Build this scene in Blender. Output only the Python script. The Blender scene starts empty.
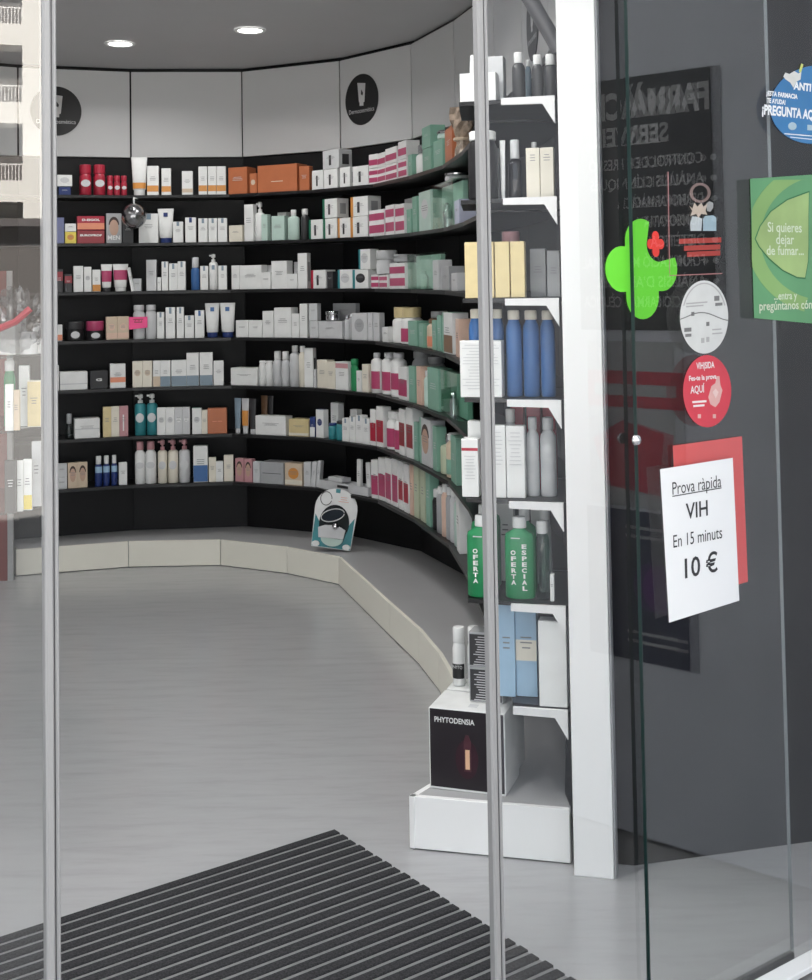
import bpy, bmesh, math, random
from mathutils import Vector, Matrix
random.seed(7)
sc = bpy.context.scene
COL = sc.collection
# ------------------------------------------------------------------ camera
F, CX, HE = 1250.0, 406.0, 1.5            # focal length (px of the 812x980 frame), principal column, eye height
PITCH, ROLL, YH = math.radians(2.3), math.radians(0.95), 287.0
Y0 = YH - F * math.tan(PITCH)
cam_d = bpy.data.cameras.new('camera'); cam = bpy.data.objects.new('camera', cam_d); COL.objects.link(cam)
cam_d.sensor_fit = 'VERTICAL'; cam_d.sensor_height = 36.0; cam_d.lens = F / 980 * 36.0
cam_d.shift_y = -(490 - Y0) / 980; cam_d.clip_start = 0.05; cam_d.clip_end = 300
cam.matrix_world = (Matrix.Translation((0, 0, HE)) @ Matrix.Rotation(math.pi / 2 + PITCH, 4, 'X') @ Matrix.Rotation(-ROLL, 4, 'Z'))
sc.camera = cam
# ------------------------------------------------------------------ world, sun, exposure
w = bpy.data.worlds.new('sky'); sc.world = w; w.use_nodes = True
bg = w.node_tree.nodes['Background']; bg.inputs[0].default_value = (0.90, 0.95, 1.0, 1); bg.inputs[1].default_value = 1.78
sun_d = bpy.data.lights.new('sun', 'SUN'); sun_d.energy = 46; sun_d.angle = 0.009; sun_d.color = (1, .96, .9)
sun = bpy.data.objects.new('sun', sun_d); COL.objects.link(sun)
sun.rotation_euler = Vector((.65, -.46, -.60)).to_track_quat('-Z', 'Y').to_euler(); sun.location = (-8, 14, 16)
sc.view_settings.view_transform = 'Standard'; sc.view_settings.look = 'None'
sc.view_settings.exposure = 0.0; sc.view_settings.gamma = 1.0; sc.view_settings.use_curve_mapping = False
sc.cycles.use_denoising = True; sc.cycles.transparent_max_bounces = 24; sc.cycles.max_bounces = 8
LAMP_W = 5.7

# ------------------------------------------------------------------ measuring helpers (photo pixel -> place in the shop)
CP, SP, CR, SR = math.cos(PITCH), math.sin(PITCH), math.cos(ROLL), math.sin(ROLL)
def ray(x, y):
    u, v = x - CX, Y0 - y
    a, b = (u * CR + v * SR) / F, (-u * SR + v * CR) / F
    return Vector((a, CP - SP * b, SP + CP * b))
def atz(x, y, z):
    d = ray(x, y); return Vector((0, 0, HE)) + d * ((z - HE) / d.z)
def proj(p):
    q = Vector(p) - Vector((0, 0, HE)); Y = CP * q.y + SP * q.z; Z = -SP * q.y + CP * q.z
    a, b = F * q.x / Y, F * Z / Y
    return CX + a * CR - b * SR, Y0 - (a * SR + b * CR)
def on_plane(x, y, p, t):                 # pixel ray meets the vertical plane through p along t -> (distance along t, z)
    d = ray(x, y); n = Vector((-t[1], t[0]))
    k = (p[0] * n.x + p[1] * n.y) / (d.x * n.x + d.y * n.y)
    q = Vector((0, 0, HE)) + d * k
    return ((q.x - p[0]) * t[0] + (q.y - p[1]) * t[1], q.z)

# ------------------------------------------------------------------ materials
MATS = {}
def mat(name, col, rough=.5, metal=0, var=.04, scale=30, spec=.5, bump=0, stretch=None, emit=0, alpha=None, trans=0):
    if name in MATS: return MATS[name]
    m = bpy.data.materials.new(name); m.use_nodes = True; nt = m.node_tree; b = nt.nodes['Principled BSDF']
    tc = nt.nodes.new('ShaderNodeTexCoord'); mp = nt.nodes.new('ShaderNodeMapping'); nz = nt.nodes.new('ShaderNodeTexNoise')
    nt.links.new(tc.outputs['Object'], mp.inputs[0]); nt.links.new(mp.outputs[0], nz.inputs['Vector'])
    if stretch: mp.inputs['Scale'].default_value = stretch
    nz.inputs['Scale'].default_value = scale; nz.inputs['Detail'].default_value = 4
    rp = nt.nodes.new('ShaderNodeValToRGB'); nt.links.new(nz.outputs['Fac'], rp.inputs[0])
    rp.color_ramp.elements[0].position = .3; rp.color_ramp.elements[1].position = .7
    rp.color_ramp.elements[0].color = (*[c * (1 - var) for c in col], 1); rp.color_ramp.elements[1].color = (*[min(1, c * (1 + var)) for c in col], 1)
    nt.links.new(rp.outputs[0], b.inputs['Base Color'])
    b.inputs['Roughness'].default_value = rough; b.inputs['Metallic'].default_value = metal
    b.inputs['Specular IOR Level'].default_value = spec
    if trans: b.inputs['Transmission Weight'].default_value = trans
    if emit:
        b.inputs['Emission Color'].default_value = (*col, 1); b.inputs['Emission Strength'].default_value = emit
    if bump:
        bp = nt.nodes.new('ShaderNodeBump'); bp.inputs['Strength'].default_value = bump; bp.inputs['Distance'].default_value = .002
        nt.links.new(nz.outputs['Fac'], bp.inputs['Height']); nt.links.new(bp.outputs[0], b.inputs['Normal'])
    MATS[name] = m; return m
def glass_mat(name, tint, r0=.043, rough=0.0, single=False):
    if name in MATS: return MATS[name]
    m = bpy.data.materials.new(name); m.use_nodes = True; nt = m.node_tree; N = nt.nodes; L = nt.links
    out = N['Material Output']; N.remove(N['Principled BSDF'])
    lw = N.new('ShaderNodeLayerWeight'); lw.inputs[0].default_value = .5
    pw = N.new('ShaderNodeMath'); pw.operation = 'POWER'; pw.inputs[1].default_value = 5; L.new(lw.outputs['Facing'], pw.inputs[0])
    ml = N.new('ShaderNodeMath'); ml.operation = 'MULTIPLY_ADD'; ml.inputs[1].default_value = 1 - r0; ml.inputs[2].default_value = r0; L.new(pw.outputs[0], ml.inputs[0])
    tr = N.new('ShaderNodeBsdfTransparent'); tr.inputs[0].default_value = (*tint, 1)
    gl = N.new('ShaderNodeBsdfGlossy'); gl.inputs['Roughness'].default_value = rough
    mx = N.new('ShaderNodeMixShader'); L.new(ml.outputs[0], mx.inputs[0]); L.new(tr.outputs[0], mx.inputs[1]); L.new(gl.outputs[0], mx.inputs[2])
    if single:
        ge = N.new('ShaderNodeNewGeometry'); iv = N.new('ShaderNodeMath'); iv.operation = 'SUBTRACT'; iv.inputs[0].default_value = 1; L.new(ge.outputs['Backfacing'], iv.inputs[1])
        m2 = N.new('ShaderNodeMath'); m2.operation = 'MULTIPLY'; L.new(iv.outputs[0], m2.inputs[0]); L.new(ml.outputs[0], m2.inputs[1]); L.new(m2.outputs[0], mx.inputs[0])
    L.new(mx.outputs[0], out.inputs[0]); MATS[name] = m; return m
PAL = {  # printed card, plastic and caps
 'W': ('white', (.74, .75, .74)), 'C': ('cream', (.72, .68, .58)), 'G': ('grey', (.36, .37, .38)), 'LG': ('light grey', (.56, .57, .58)),
 'DK': ('charcoal', (.035, .035, .038)), 'K': ('black', (.014, .014, .016)), 'O': ('orange', (.46, .145, .06)), 'AM': ('amber', (.60, .26, .06)), 'R': ('red', (.38, .02, .045)),
 'DR': ('dark red', (.28, .035, .045)), 'M': ('magenta', (.42, .055, .14)), 'GN': ('green', (.02, .24, .09)), 'PG': ('pale green', (.46, .60, .54)),
 'MG': ('mint green', (.21, .40, .31)), 'DG': ('dark green', (.01, .14, .08)), 'T': ('teal', (.03, .22, .25)), 'N': ('navy', (.015, .035, .16)), 'B': ('blue', (.045, .135, .34)),
 'LB': ('light blue', (.33, .50, .66)), 'SB': ('slate blue', (.20, .27, .33)), 'BV': ('violet blue', (.16, .18, .33)), 'GD': ('gold', (.64, .53, .29)), 'Y': ('yellow', (.72, .58, .10)),
 'PK': ('pink', (.50, .26, .28)), 'HP': ('hot pink', (.85, .06, .25)), 'BR': ('brown', (.20, .11, .06)), 'BE': ('beige', (.58, .47, .35)), 'CO': ('coral', (.72, .27, .16)),
 'LV': ('lavender', (.50, .53, .66)), 'OB': ('pale olive', (.45, .50, .36)), 'PE': ('peach', (.68, .48, .38)), 'SV': ('silver', (.6, .6, .62))}
def P(c):
    n, rgb = PAL[c]; key = 'pack_' + n.replace(' ', '_')
    if c == 'SV': return mat(key, rgb, .18, 1, .02)
    if c == 'GD': return mat(key, rgb, .4, .2, .05)
    return mat(key, rgb, .38, 0, .05, 18)
def PN(c): return PAL[c][0]
M_INK = mat('printed_ink_grey', (.22, .22, .23), .6)
M_CLR = glass_mat('clear_plastic', (.86, .9, .9), .05)
M_CLRG = glass_mat('clear_green_plastic', (.80, .92, .86), .06, .05)

# ------------------------------------------------------------------ mesh helpers
def obj(name, bm, m, parent=None, smooth=False):
    me = bpy.data.meshes.new(name)
    bmesh.ops.recalc_face_normals(bm, faces=bm.faces)
    bm.to_mesh(me); bm.free()
    if smooth:
        for p in me.polygons: p.use_smooth = True
        try: me.set_sharp_from_angle(angle=math.radians(40))
        except Exception: pass
    return link(name, me, m, parent)
def link(name, me, m, parent=None):
    if m is not None and not me.materials: me.materials.append(m)
    o = bpy.data.objects.new(name, me); COL.objects.link(o)
    if parent is not None: o.parent = parent
    return o
def empty(name, loc=(0, 0, 0), rz=0):
    o = bpy.data.objects.new(name, None); COL.objects.link(o); o.location = loc; o.rotation_euler = (0, 0, rz); o.empty_display_size = .05; return o
def tag(o, label, cat, group=None):
    o['label'] = label; o['category'] = cat
    if group: o['group'] = group
    return o
def struct(o, label=None):
    o['kind'] = 'structure'
    if label: o['label'] = label
    return o
def box(x0, x1, y0, y1, z0, z1, bev=0, bm=None):
    bm2 = bmesh.new()
    vs = [bm2.verts.new((x, y, z)) for z in (z0, z1) for x, y in ((x0, y0), (x1, y0), (x1, y1), (x0, y1))]
    for f in ((3, 2, 1, 0), (4, 5, 6, 7), (0, 1, 5, 4), (1, 2, 6, 5), (2, 3, 7, 6), (3, 0, 4, 7)): bm2.faces.new([vs[i] for i in f])
    if bev: bmesh.ops.bevel(bm2, geom=bm2.edges[:], offset=bev, segments=1, affect='EDGES')
    if bm is None: return bm2
    me = bpy.data.meshes.new('t'); bm2.to_mesh(me); bm2.free(); bm.from_mesh(me); bpy.data.meshes.remove(me); return bm
def prism(pts, z0, z1, bm=None):
    bm = bmesh.new() if bm is None else bm; n = len(pts)
    a = [bm.verts.new((p[0], p[1], z0)) for p in pts]; b = [bm.verts.new((p[0], p[1], z1)) for p in pts]
    bm.faces.new(a); bm.faces.new(b)
    for i in range(n): bm.faces.new([a[i], a[(i + 1) % n], b[(i + 1) % n], b[i]])
    return bm
def plate(pts, y0, y1, bm=None):            # outline in x,z given thickness in y
    bm = bmesh.new() if bm is None else bm; n = len(pts)
    a = [bm.verts.new((p[0], y0, p[1])) for p in pts]; b = [bm.verts.new((p[0], y1, p[1])) for p in pts]
    bm.faces.new(a); bm.faces.new(b)
    for i in range(n): bm.faces.new([a[i], a[(i + 1) % n], b[(i + 1) % n], b[i]])
    return bm
def rings(rs, seg=20, bm=None, cx=0, cy=0):  # rs: (rx, ry, z) stacked and capped
    bm = bmesh.new() if bm is None else bm; prev = None
    for k, (rx, ry, z) in enumerate(rs):
        cur = [bm.verts.new((cx + rx * math.cos(2 * math.pi * i / seg), cy + ry * math.sin(2 * math.pi * i / seg), z)) for i in range(seg)]
        if prev is None: bm.faces.new(cur[::-1])
        else:
            for i in range(seg): bm.faces.new([prev[i], prev[(i + 1) % seg], cur[(i + 1) % seg], cur[i]])
        prev = cur
    bm.faces.new(prev); return bm
def tube(pts, r, seg=8, bm=None):
    bm = bmesh.new() if bm is None else bm; prev = None; pts = [Vector(p) for p in pts]
    for k, p in enumerate(pts):
        d = (pts[min(k + 1, len(pts) - 1)] - pts[max(k - 1, 0)]).normalized()
        a = d.orthogonal().normalized(); b = d.cross(a)
        cur = [bm.verts.new(p + (a * math.cos(2 * math.pi * i / seg) + b * math.sin(2 * math.pi * i / seg)) * r) for i in range(seg)]
        if prev is None: bm.faces.new(cur[::-1])
        else:
            o = min(range(seg), key=lambda s: sum((prev[i].co - cur[(i + s) % seg].co).length for i in range(seg)))
            cur = cur[o:] + cur[:o]
            for i in range(seg): bm.faces.new([prev[i], prev[(i + 1) % seg], cur[(i + 1) % seg], cur[i]])
        prev = cur
    bm.faces.new(prev); return bm
def ellipse(cx, cz, rx, rz, n=40, a0=0, a1=2 * math.pi):
    return [(cx + rx * math.cos(a0 + (a1 - a0) * i / n), cz + rz * math.sin(a0 + (a1 - a0) * i / n)) for i in range(n if a1 - a0 > 6.28 else n + 1)]
TXT = {}
def text_mesh(body, size, align='CENTER', shear=0, bold=0, depth=0.0):
    k = (body, size, align, shear, bold)
    if k in TXT: return TXT[k]
    c = bpy.data.curves.new('lettering', 'FONT'); c.body = body; c.size = size; c.align_x = align; c.align_y = 'CENTER'; c.shear = shear; c.offset = bold; c.resolution_u = 3
    o = bpy.data.objects.new('lettering', c); COL.objects.link(o); bpy.context.view_layer.update()
    me = bpy.data.meshes.new_from_object(o.evaluated_get(bpy.context.evaluated_depsgraph_get()))
    bpy.data.objects.remove(o); bpy.data.curves.remove(c); me.materials.clear(); TXT[k] = me; return me
def text(name, body, x, z, size, m, parent, y=-.0008, width=None, align='CENTER', shear=0, bold=0, vstretch=1):
    me = text_mesh(body, size, align, shear, bold)
    me = me.copy()
    if width and len(me.vertices):
        xs = [v.co.x for v in me.vertices]; k = width / max(1e-6, max(xs) - min(xs))
    else: k = 1
    for v in me.vertices: v.co = Vector((v.co.x * k + x, y, v.co.y * vstretch + z))
    return link(name, me, m, parent)

# ------------------------------------------------------------------ plan of the shop (metres; camera stands at 0,0 on the pavement)
CEIL = 2.79
W = [(-3.1, 6.1), (-2.70, 6.66), (-2.17, 6.99), (-1.58, 7.19), (-.94, 7.25), (-.35, 6.95), (.05, 6.5), (.253, 5.94), (.402, 5.35), (.465, 4.74), (.492, 4.11), (.505, 3.30)]
DZ = [0, 0, 0, 0, 0, -.002, -.008, -.014, -.02, -.027, -.032, -.036]
OFF = [.245] * 9 + [.25, .25, .25]
def offset(poly, ds):
    out = []
    for i, p in enumerate(poly):
        p = Vector(p); ns = []
        for a, b in ((i - 1, i), (i, i + 1)):
            if a >= 0 and b < len(poly):
                t = (Vector(poly[b]) - Vector(poly[a])).normalized(); ns.append(Vector((t.y, -t.x)))
        n = sum(ns, Vector((0, 0))).normalized(); d = ds[i] / n.dot(ns[0])
        out.append(p + n * d)
    return out
FR = offset(W, OFF); FR[-1] = Vector((.245, 3.70))
FD = Vector((.806, .592)).normalized(); FN = Vector((-FD.y, FD.x))   # along the shop front, and into the shop
FP = Vector((.81, 2.79))                                            # a point of the shop front line
def front(u, inn=0): return FP + FD * u + FN * inn
def fpx(px, inn=0):                                                 # where the column of pixels px meets the shop front
    return on_plane(px, 600, front(0, inn), FD)[0]
RZ_F = math.atan2(FD.y, FD.x)

# ------------------------------------------------------------------ floor, ceiling, walls
def floor_material():
    m = bpy.data.materials.new('grey_vinyl_floor'); m.use_nodes = True; nt = m.node_tree; b = nt.nodes['Principled BSDF']; L = nt.links
    tc = nt.nodes.new('ShaderNodeTexCoord'); mp = nt.nodes.new('ShaderNodeMapping'); mp.inputs['Scale'].default_value = (1.4, 8, 1); mp.inputs['Rotation'].default_value = (0, 0, math.radians(-6))
    n1 = nt.nodes.new('ShaderNodeTexNoise'); n1.inputs['Scale'].default_value = 2.6; n1.inputs['Detail'].default_value = 7; n1.inputs['Roughness'].default_value = .65
    n2 = nt.nodes.new('ShaderNodeTexNoise'); n2.inputs['Scale'].default_value = 1.2; n2.inputs['Detail'].default_value = 3
    L.new(tc.outputs['Object'], mp.inputs[0]); L.new(mp.outputs[0], n1.inputs['Vector']); L.new(tc.outputs['Object'], n2.inputs['Vector'])
    r = nt.nodes.new('ShaderNodeValToRGB'); L.new(n1.outputs['Fac'], r.inputs[0]); e = r.color_ramp.elements
    e[0].position = .25; e[0].color = (.335, .337, .345, 1); e[1].position = .50; e[1].color = (.385, .387, .395, 1)
    x = r.color_ramp.elements.new(.8); x.color = (.41, .412, .42, 1)
    r2 = nt.nodes.new('ShaderNodeValToRGB'); L.new(n2.outputs['Fac'], r2.inputs[0]); r2.color_ramp.elements[0].color = (.93, .93, .93, 1)
    mx = nt.nodes.new('ShaderNodeMix'); mx.data_type = 'RGBA'; mx.blend_type = 'MULTIPLY'; mx.inputs[0].default_value = 1
    L.new(r.outputs[0], mx.inputs[6]); L.new(r2.outputs[0], mx.inputs[7]); L.new(mx.outputs[2], b.inputs['Base Color'])
    b.inputs['Roughness'].default_value = .22; b.inputs['Specular IOR Level'].default_value = .5
    return m
LW = -3.3
fl_l = Vector((LW, FP.y + (LW - FP.x) * FD.y / FD.x))
WR_END = Vector((1.944, 3.624))
PIL0 = Vector((1.126, 3.02)); PDIR = Vector((.385, -.923)).normalized(); PIL1 = PIL0 + PDIR * 1.55
M_FLOOR = floor_material()
struct(obj('floor', prism([fl_l, PIL0, WR_END, (2.4, 4.2), (2.4, 7.8), (LW - .2, 7.8)], -.12, 0), M_FLOOR))
M_CEIL = mat('ceiling_paint', (.56, .56, .57), .9, var=.015, scale=3)
struct(obj('ceiling', prism([fl_l, PIL0, WR_END, (2.4, 4.2), (2.4, 7.8), (LW - .2, 7.8)], CEIL, CEIL + .12), M_CEIL))
M_BLK = mat('black_laminate', (.007, .007, .008), .45, var=.12, scale=6, spec=.25)
M_GRY = mat('light_grey_laminate', (.60, .605, .61), .45, var=.015, scale=2)
M_WHT = mat('white_lacquer', (.86, .86, .855), .4, var=.012, scale=4)
M_CRM = mat('cream_lacquer', (.80, .78, .69), .45, var=.015, scale=4)
M_PLT = mat('grey_plinth_top', (.40, .40, .405), .35, var=.03, scale=5)
M_ALU = mat('brushed_aluminium', (.30, .30, .305), .55, .15, .05, 40, stretch=(60, 60, 1))
M_DALU = mat('dark_aluminium', (.06, .06, .065), .4, .6)
back_line = offset(W, [-.10] * len(W))
wall = struct(obj('wall_back', prism([Vector(p) for p in offset(W, [-.012] * len(W))] + back_line[::-1], 0, CEIL), M_BLK))
ZP = 2.272
for i in range(len(W) - 1):
    a, b = Vector(W[i]), Vector(W[i + 1]); L_ = (b - a).length; rz = math.atan2(b.y - a.y, b.x - a.x)
    for nm, z0, z1, m, th, gap in (('upper_panel', ZP, CEIL - .022, M_GRY, .022, .006), ('lower_panel', 0, ZP - .01, M_BLK, .010, .0015)):
        o = obj(nm, box(gap, L_ - gap, -th + .012, .012, z0, z1, .001), m, wall); o.location = (a.x, a.y, 0); o.rotation_euler = (0, 0, rz)
struct(obj('wall_left', prism([(LW - .1, fl_l.y), (LW, fl_l.y), (LW, 5.9), W[0], (-3.2, 6.2), (LW - .1, 6.0)], 0, CEIL), mat('left_wall_paint', (.5, .5, .5), .8, var=.02, scale=3)))
struct(obj('wall_right', prism([(.508, 3.30), (.56, 3.285), WR_END, WR_END + Vector((-.03, .1)), (.56, 3.385), (.508, 3.40)], 0, CEIL), M_BLK))
# unseen front wall and storeys above the glass, added to block the sun
up = prism([front(-5.2, .18), front(.39, .18), front(.39, -.04), front(-5.2, -.04)], 2.62, 5.2)
M_STONE = mat('grey_render', (.48, .48, .48), .85, var=.06, scale=8, bump=.2)
struct(obj('wall_front', up, M_STONE))
struct(obj('trim_1', prism([(LW - .1, 7.9), (2.6, 7.9), (2.6, 3.7), WR_END, PIL0, front(.39, .2), front(-5.2, .2)], CEIL + .13, 5.2), M_STONE), 'unseen storeys added above the shop to block the sun')
# ------------------------------------------------------------------ pharmacy sign discs on the upper panels
def sign_disc(i, px, py, lab):
    a, b = Vector(W[i]), Vector(W[i + 1]); t = (b - a).normalized(); n = Vector((t.y, -t.x)); base = a + n * .011
    u, z = on_plane(px, py, base, t); q = base + t * u
    r = empty('sign_disc', (q.x, q.y, z), math.atan2(t.y, t.x))
    obj('disc', plate(ellipse(0, 0, .140, .140, 48), -.004, 0), mat('black_vinyl', (.012, .012, .013), .5), r)
    mw = mat('sign_white', (.62, .62, .62), .6)
    obj('tube_icon', plate([(-.032, .095), (.036, .085), (.026, -.015), (.017, -.018), (.017, -.036), (-.015, -.034), (-.015, -.015), (-.02, -.013)], -.0052, -.0045), mw, r)
    obj('drop_mark', plate([(.002, .055), (.016, .035), (.012, .02), (-.002, .028)], -.006, -.0053), mat('black_vinyl', 0), r)
    text('lettering', 'Dermocosmètica', 0, -.062, .034, mw, r, y=-.0055, width=.215)
    tag(r, lab, 'sign', 'round dermocosmetics signs')
sign_disc(2, 56, 111, 'round black sign with white tube icon, half hidden by left door post')
sign_disc(5, 362, 99.5, 'round black sign with white tube icon on the curved corner panel')
sign_disc(9, 533, 22, 'round black sign seen through glass above the dark bottles')
# ------------------------------------------------------------------ recessed downlights
def downlight(x, y, lab, power=None):
    r = empty('ceiling_downlight', (x, y, CEIL))
    bm = bmesh.new(); seg = 28; pr = [(.078, -.004), (.074, -.010), (.062, -.008), (.058, .0)]; prev = None
    for (rr, z) in pr:
        cur = [bm.verts.new((rr * math.cos(2 * math.pi * k / seg), rr * math.sin(2 * math.pi * k / seg), z)) for k in range(seg)]
        if prev:
            for k in range(seg): bm.faces.new([prev[k], prev[(k + 1) % seg], cur[(k + 1) % seg], cur[k]])
        prev = cur
    obj('trim_ring', bm, M_WHT, r, True)
    obj('lamp_face', rings([(.06, .06, -.0045), (.06, .06, -.001)], 28), mat('lamp_glow', (1, .98, .94), emit=9), r)
    ld = bpy.data.lights.new('lamp_light', 'AREA'); ld.shape = 'DISK'; ld.size = .11; ld.energy = power or LAMP_W; ld.color = (1, .98, .96); ld.spread = math.radians(150)
    lo = bpy.data.objects.new('lamp_light', ld); COL.objects.link(lo); lo.parent = r; lo.location = (0, 0, -.014)
    tag(r, lab, 'ceiling light', 'recessed ceiling downlights')
for px, py, lab in ((120, 43, 'round recessed downlight nearer the left door post'), (250, 29.5, 'round recessed downlight above the orange cartons')):
    q = atz(px, py, CEIL); downlight(q.x, q.y, lab)
for x, y, lab in ((-2.4, 5.3, 'recessed downlight out of view near the left wall'), (-.35, 4.9, 'recessed downlight out of view over the middle of the shop'),
                  (-1.5, 4.4, 'recessed downlight out of view over the open floor'), (-1.9, 3.0, 'recessed downlight out of view by the left door'), (-.3, 3.4, 'recessed downlight out of view by the doormat')):
    downlight(x, y, lab)  # unseen lamps, put in for the light they give the shop
downlight(-.30, 2.72, 'added unseen downlight just inside the right door', 12)  # unseen lamp added to brighten the white upright and near plinth
downlight(-.85, 2.35, 'added unseen downlight just inside the left door', 10.5)  # second unseen lamp added to brighten the floor inside the entrance
# ------------------------------------------------------------------ plinth along the wall
PF = [(-2.1, 6.70), (-1.54, 6.87), (-1.04, 6.875), (-.655, 6.65), (-.37, 6.39), (-.10, 5.45), (.023, 5.03), (.095, 4.70), (.165, 4.2), (.205, 3.72), (-.018, 3.40), (.400, 3.295)]
PH = .14
pl = empty('display_plinth', (-.4, 6.6, 0)); tag(pl, 'low curved display plinth with cream front panels and grey top', 'plinth')
def child(o, par):
    o.parent = par; o.matrix_parent_inverse = Matrix.Translation(par.location).inverted() if par.rotation_euler.z == 0 else (Matrix.Translation(par.location) @ par.rotation_euler.to_matrix().to_4x4()).inverted(); return o
inner = [Vector(p) for p in W[2:]]
wl = [p + (Vector((p.y, -p.x)) * 0) for p in offset(W, [.0005] * len(W))[2:]]
pfv = [Vector(p) for p in PF]
child(obj('core', prism([Vector(p) for p in offset(PF, [-.02] * len(PF))] + [Vector((.395, 3.42))] + [p for p in offset(W, [.002] * len(W))[2:-1][::-1]] + [Vector((-2.2, 6.93))], 0, PH - .013), M_PLT), pl)
child(obj('top', prism([Vector(p) for p in offset(PF, [-.0165] * len(PF))] + [Vector((.40, 3.40))] + [p for p in offset(W, [.002] * len(W))[2:-1][::-1]] + [Vector((-2.235, 6.955))], PH - .012, PH), M_PLT), pl)
for i in range(len(PF)):
    if i == len(PF) - 1: a, b = Vector((-2.235, 6.95)), Vector(PF[0])
    else: a, b = Vector(PF[i]), Vector(PF[i + 1])
    L_ = (b - a).length; rz = math.atan2(b.y - a.y, b.x - a.x)
    o = obj('front_panel', box(.0015, L_ - .0015, 0, .016, .004, PH, .001), M_WHT if i in (9, 10) else M_CRM)
    o.location = (a.x, a.y, 0); o.rotation_euler = (0, 0, rz); bpy.context.view_layer.update()
    o.parent = pl; o.matrix_parent_inverse = Matrix.Translation(pl.location).inverted()
# ------------------------------------------------------------------ shelves
ZL = [2.036 - .2673 * k for k in range(7)]
NAMES = ['top shelf', 'second shelf', 'third shelf', 'fourth shelf', 'fifth shelf', 'sixth shelf', 'bottom shelf']
M_SHELF = mat('black_shelf', (.008, .008, .009), .35, var=.08, scale=9)
M_BRK = mat('white_bracket', (.74, .74, .74), .4)
CP0, CP1 = Vector((.400, 3.236)), Vector((.503, 3.210))
CT = (CP1 - CP0).normalized(); CB = Vector((-CT.y, CT.x))
for k, z in enumerate(ZL):
    bm = bmesh.new(); fr = FR[1:]; wp = [Vector(p) for p in offset(W, [.0015] * len(W))][1:]; wp[-1] = Vector((.490, 3.70)); dz = DZ[1:]
    rows = []
    for j in range(len(fr)):
        rows.append([bm.verts.new((fr[j].x, fr[j].y, z + dz[j])), bm.verts.new((wp[j].x, wp[j].y, z + dz[j])), bm.verts.new((wp[j].x, wp[j].y, z + dz[j] - .016)), bm.verts.new((fr[j].x, fr[j].y, z + dz[j] - .016))])
    bm.faces.new(rows[0]); bm.faces.new(rows[-1])
    for a, b in zip(rows, rows[1:]):
        for q in range(4): bm.faces.new([a[q], a[(q + 1) % 4], b[(q + 1) % 4], b[q]])
    r = empty('wall_shelf', (fr[3].x, fr[3].y, z)); tag(r, 'black curved wall shelf, ' + (NAMES[k] if k in (0, 6) else NAMES[k].split()[0] + ' from the top') + ' of the seven', 'shelf', 'curved black wall shelves')
    o = obj('board', bm, M_SHELF); o.parent = r; o.matrix_parent_inverse = Matrix.Translation(r.location).inverted()
    es = empty('end_shelf', (.16, 3.39, z - .036)); tag(es, 'black end shelf on a white bracket, ' + (NAMES[k] if k in (0, 6) else NAMES[k].split()[0] + ' from the top') + ' beside the white upright', 'shelf', 'end shelves beside the upright')
    xl = .150 if k < 6 else .262
    pts = [(xl, 3.385 - (xl - .15) * .24), (.402, 3.300), (.486, 3.306), (.486, 3.685), (xl + .02, 3.685)]
    o = obj('board', prism(pts, z - .036 - .011, z - .036), M_SHELF); o.parent = es; o.matrix_parent_inverse = Matrix.Translation(es.location).inverted()
    prof = [(-.145, 0), (-.145, -.018), (-.035, -.020), (-.002, -.075), (-.002, 0)]
    o = obj('bracket', plate(prof, .0, .012), M_BRK); o.location = (CP0.x, CP0.y + .048, z - .0365); o.rotation_euler = (0, 0, math.atan2(CT.y, CT.x))
    o.parent = es; o.matrix_parent_inverse = Matrix.Translation(es.location).inverted()
col = empty('shelf_upright', (CP0.x, CP0.y, 0)); tag(col, 'tall white upright at the near end of the shelves', 'upright')
rzc = math.atan2(CT.y, CT.x); cw = (CP1 - CP0).length
col.rotation_euler = (0, 0, rzc)
obj('front_board', box(0, cw - .006, 0, .045, 0, CEIL - .002, .0015), M_WHT, col)
obj('side_board', box(cw - .005, cw, .002, .06, 0, CEIL - .002, .0008), mat('grey_edge', (.30, .30, .31), .5), col)
# slanting brace from the head of the upright to the ceiling
q = on_plane(558, 46, (.30, 3.34), (1, 0)); q2 = on_plane(527, -8, (.30, 3.34), (1, 0)); dx = (q[0] - q2[0]) / (q2[1] - q[1])
br = tube([(.30 + q[0] + .004, 3.345, q[1] - .01), (.30 + q[0] - dx * (2.785 - q[1]), 3.36, 2.785)], .021, 14)
tag(obj('brace_bar', br, mat('grey_steel', (.10, .10, .105), .4, .3), None, True), 'slanting grey metal brace bar at the head of the white upright', 'brace')
# ------------------------------------------------------------------ glass doors and windows of the shop front
M_GLASS = glass_mat('shop_glass', (.982, .986, .986), .09, 0, True)
M_GEDGE = mat('green_glass_edge', (.004, .022, .02), .3, var=.1, scale=12)
GZ = 2.60
def at_front(o, u, inn): p = front(u, inn); o.location = (p.x, p.y, 0); o.rotation_euler = (0, 0, RZ_F); return o
def post(root, x0, x1, name='edge_profile'):
    wd = x1 - x0; bm = box(x0, x0 + wd * .62, -.009, .009, .012, GZ, .003)
    o = obj(name, bm, M_ALU, root)
    obj('rubber_seal', box(x0 + wd * .635, x0 + wd * .70, -.006, .006, .012, GZ), M_DALU, o)
    obj('cover_strip', box(x0 + wd * .71, x1, -.008, .008, .012, GZ, .002), M_ALU, o)
SLIDE = .017
uR0, uR1 = fpx(491, SLIDE), fpx(782, SLIDE)
d1 = at_front(empty('door_1'), 0, SLIDE); struct(d1, 'right sliding glass door leaf with grey edge profile'); 
u_a = uR0
obj('glass_pane', box(u_a + .010, uR1, -.004, .004, .02, GZ), M_GLASS, d1)
obj('glass_edge', box(uR1 - .0005, uR1 + .0015, -.004, .004, .02, GZ), mat('pale_glass_edge', (.16, .18, .19), .25), d1)
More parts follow.
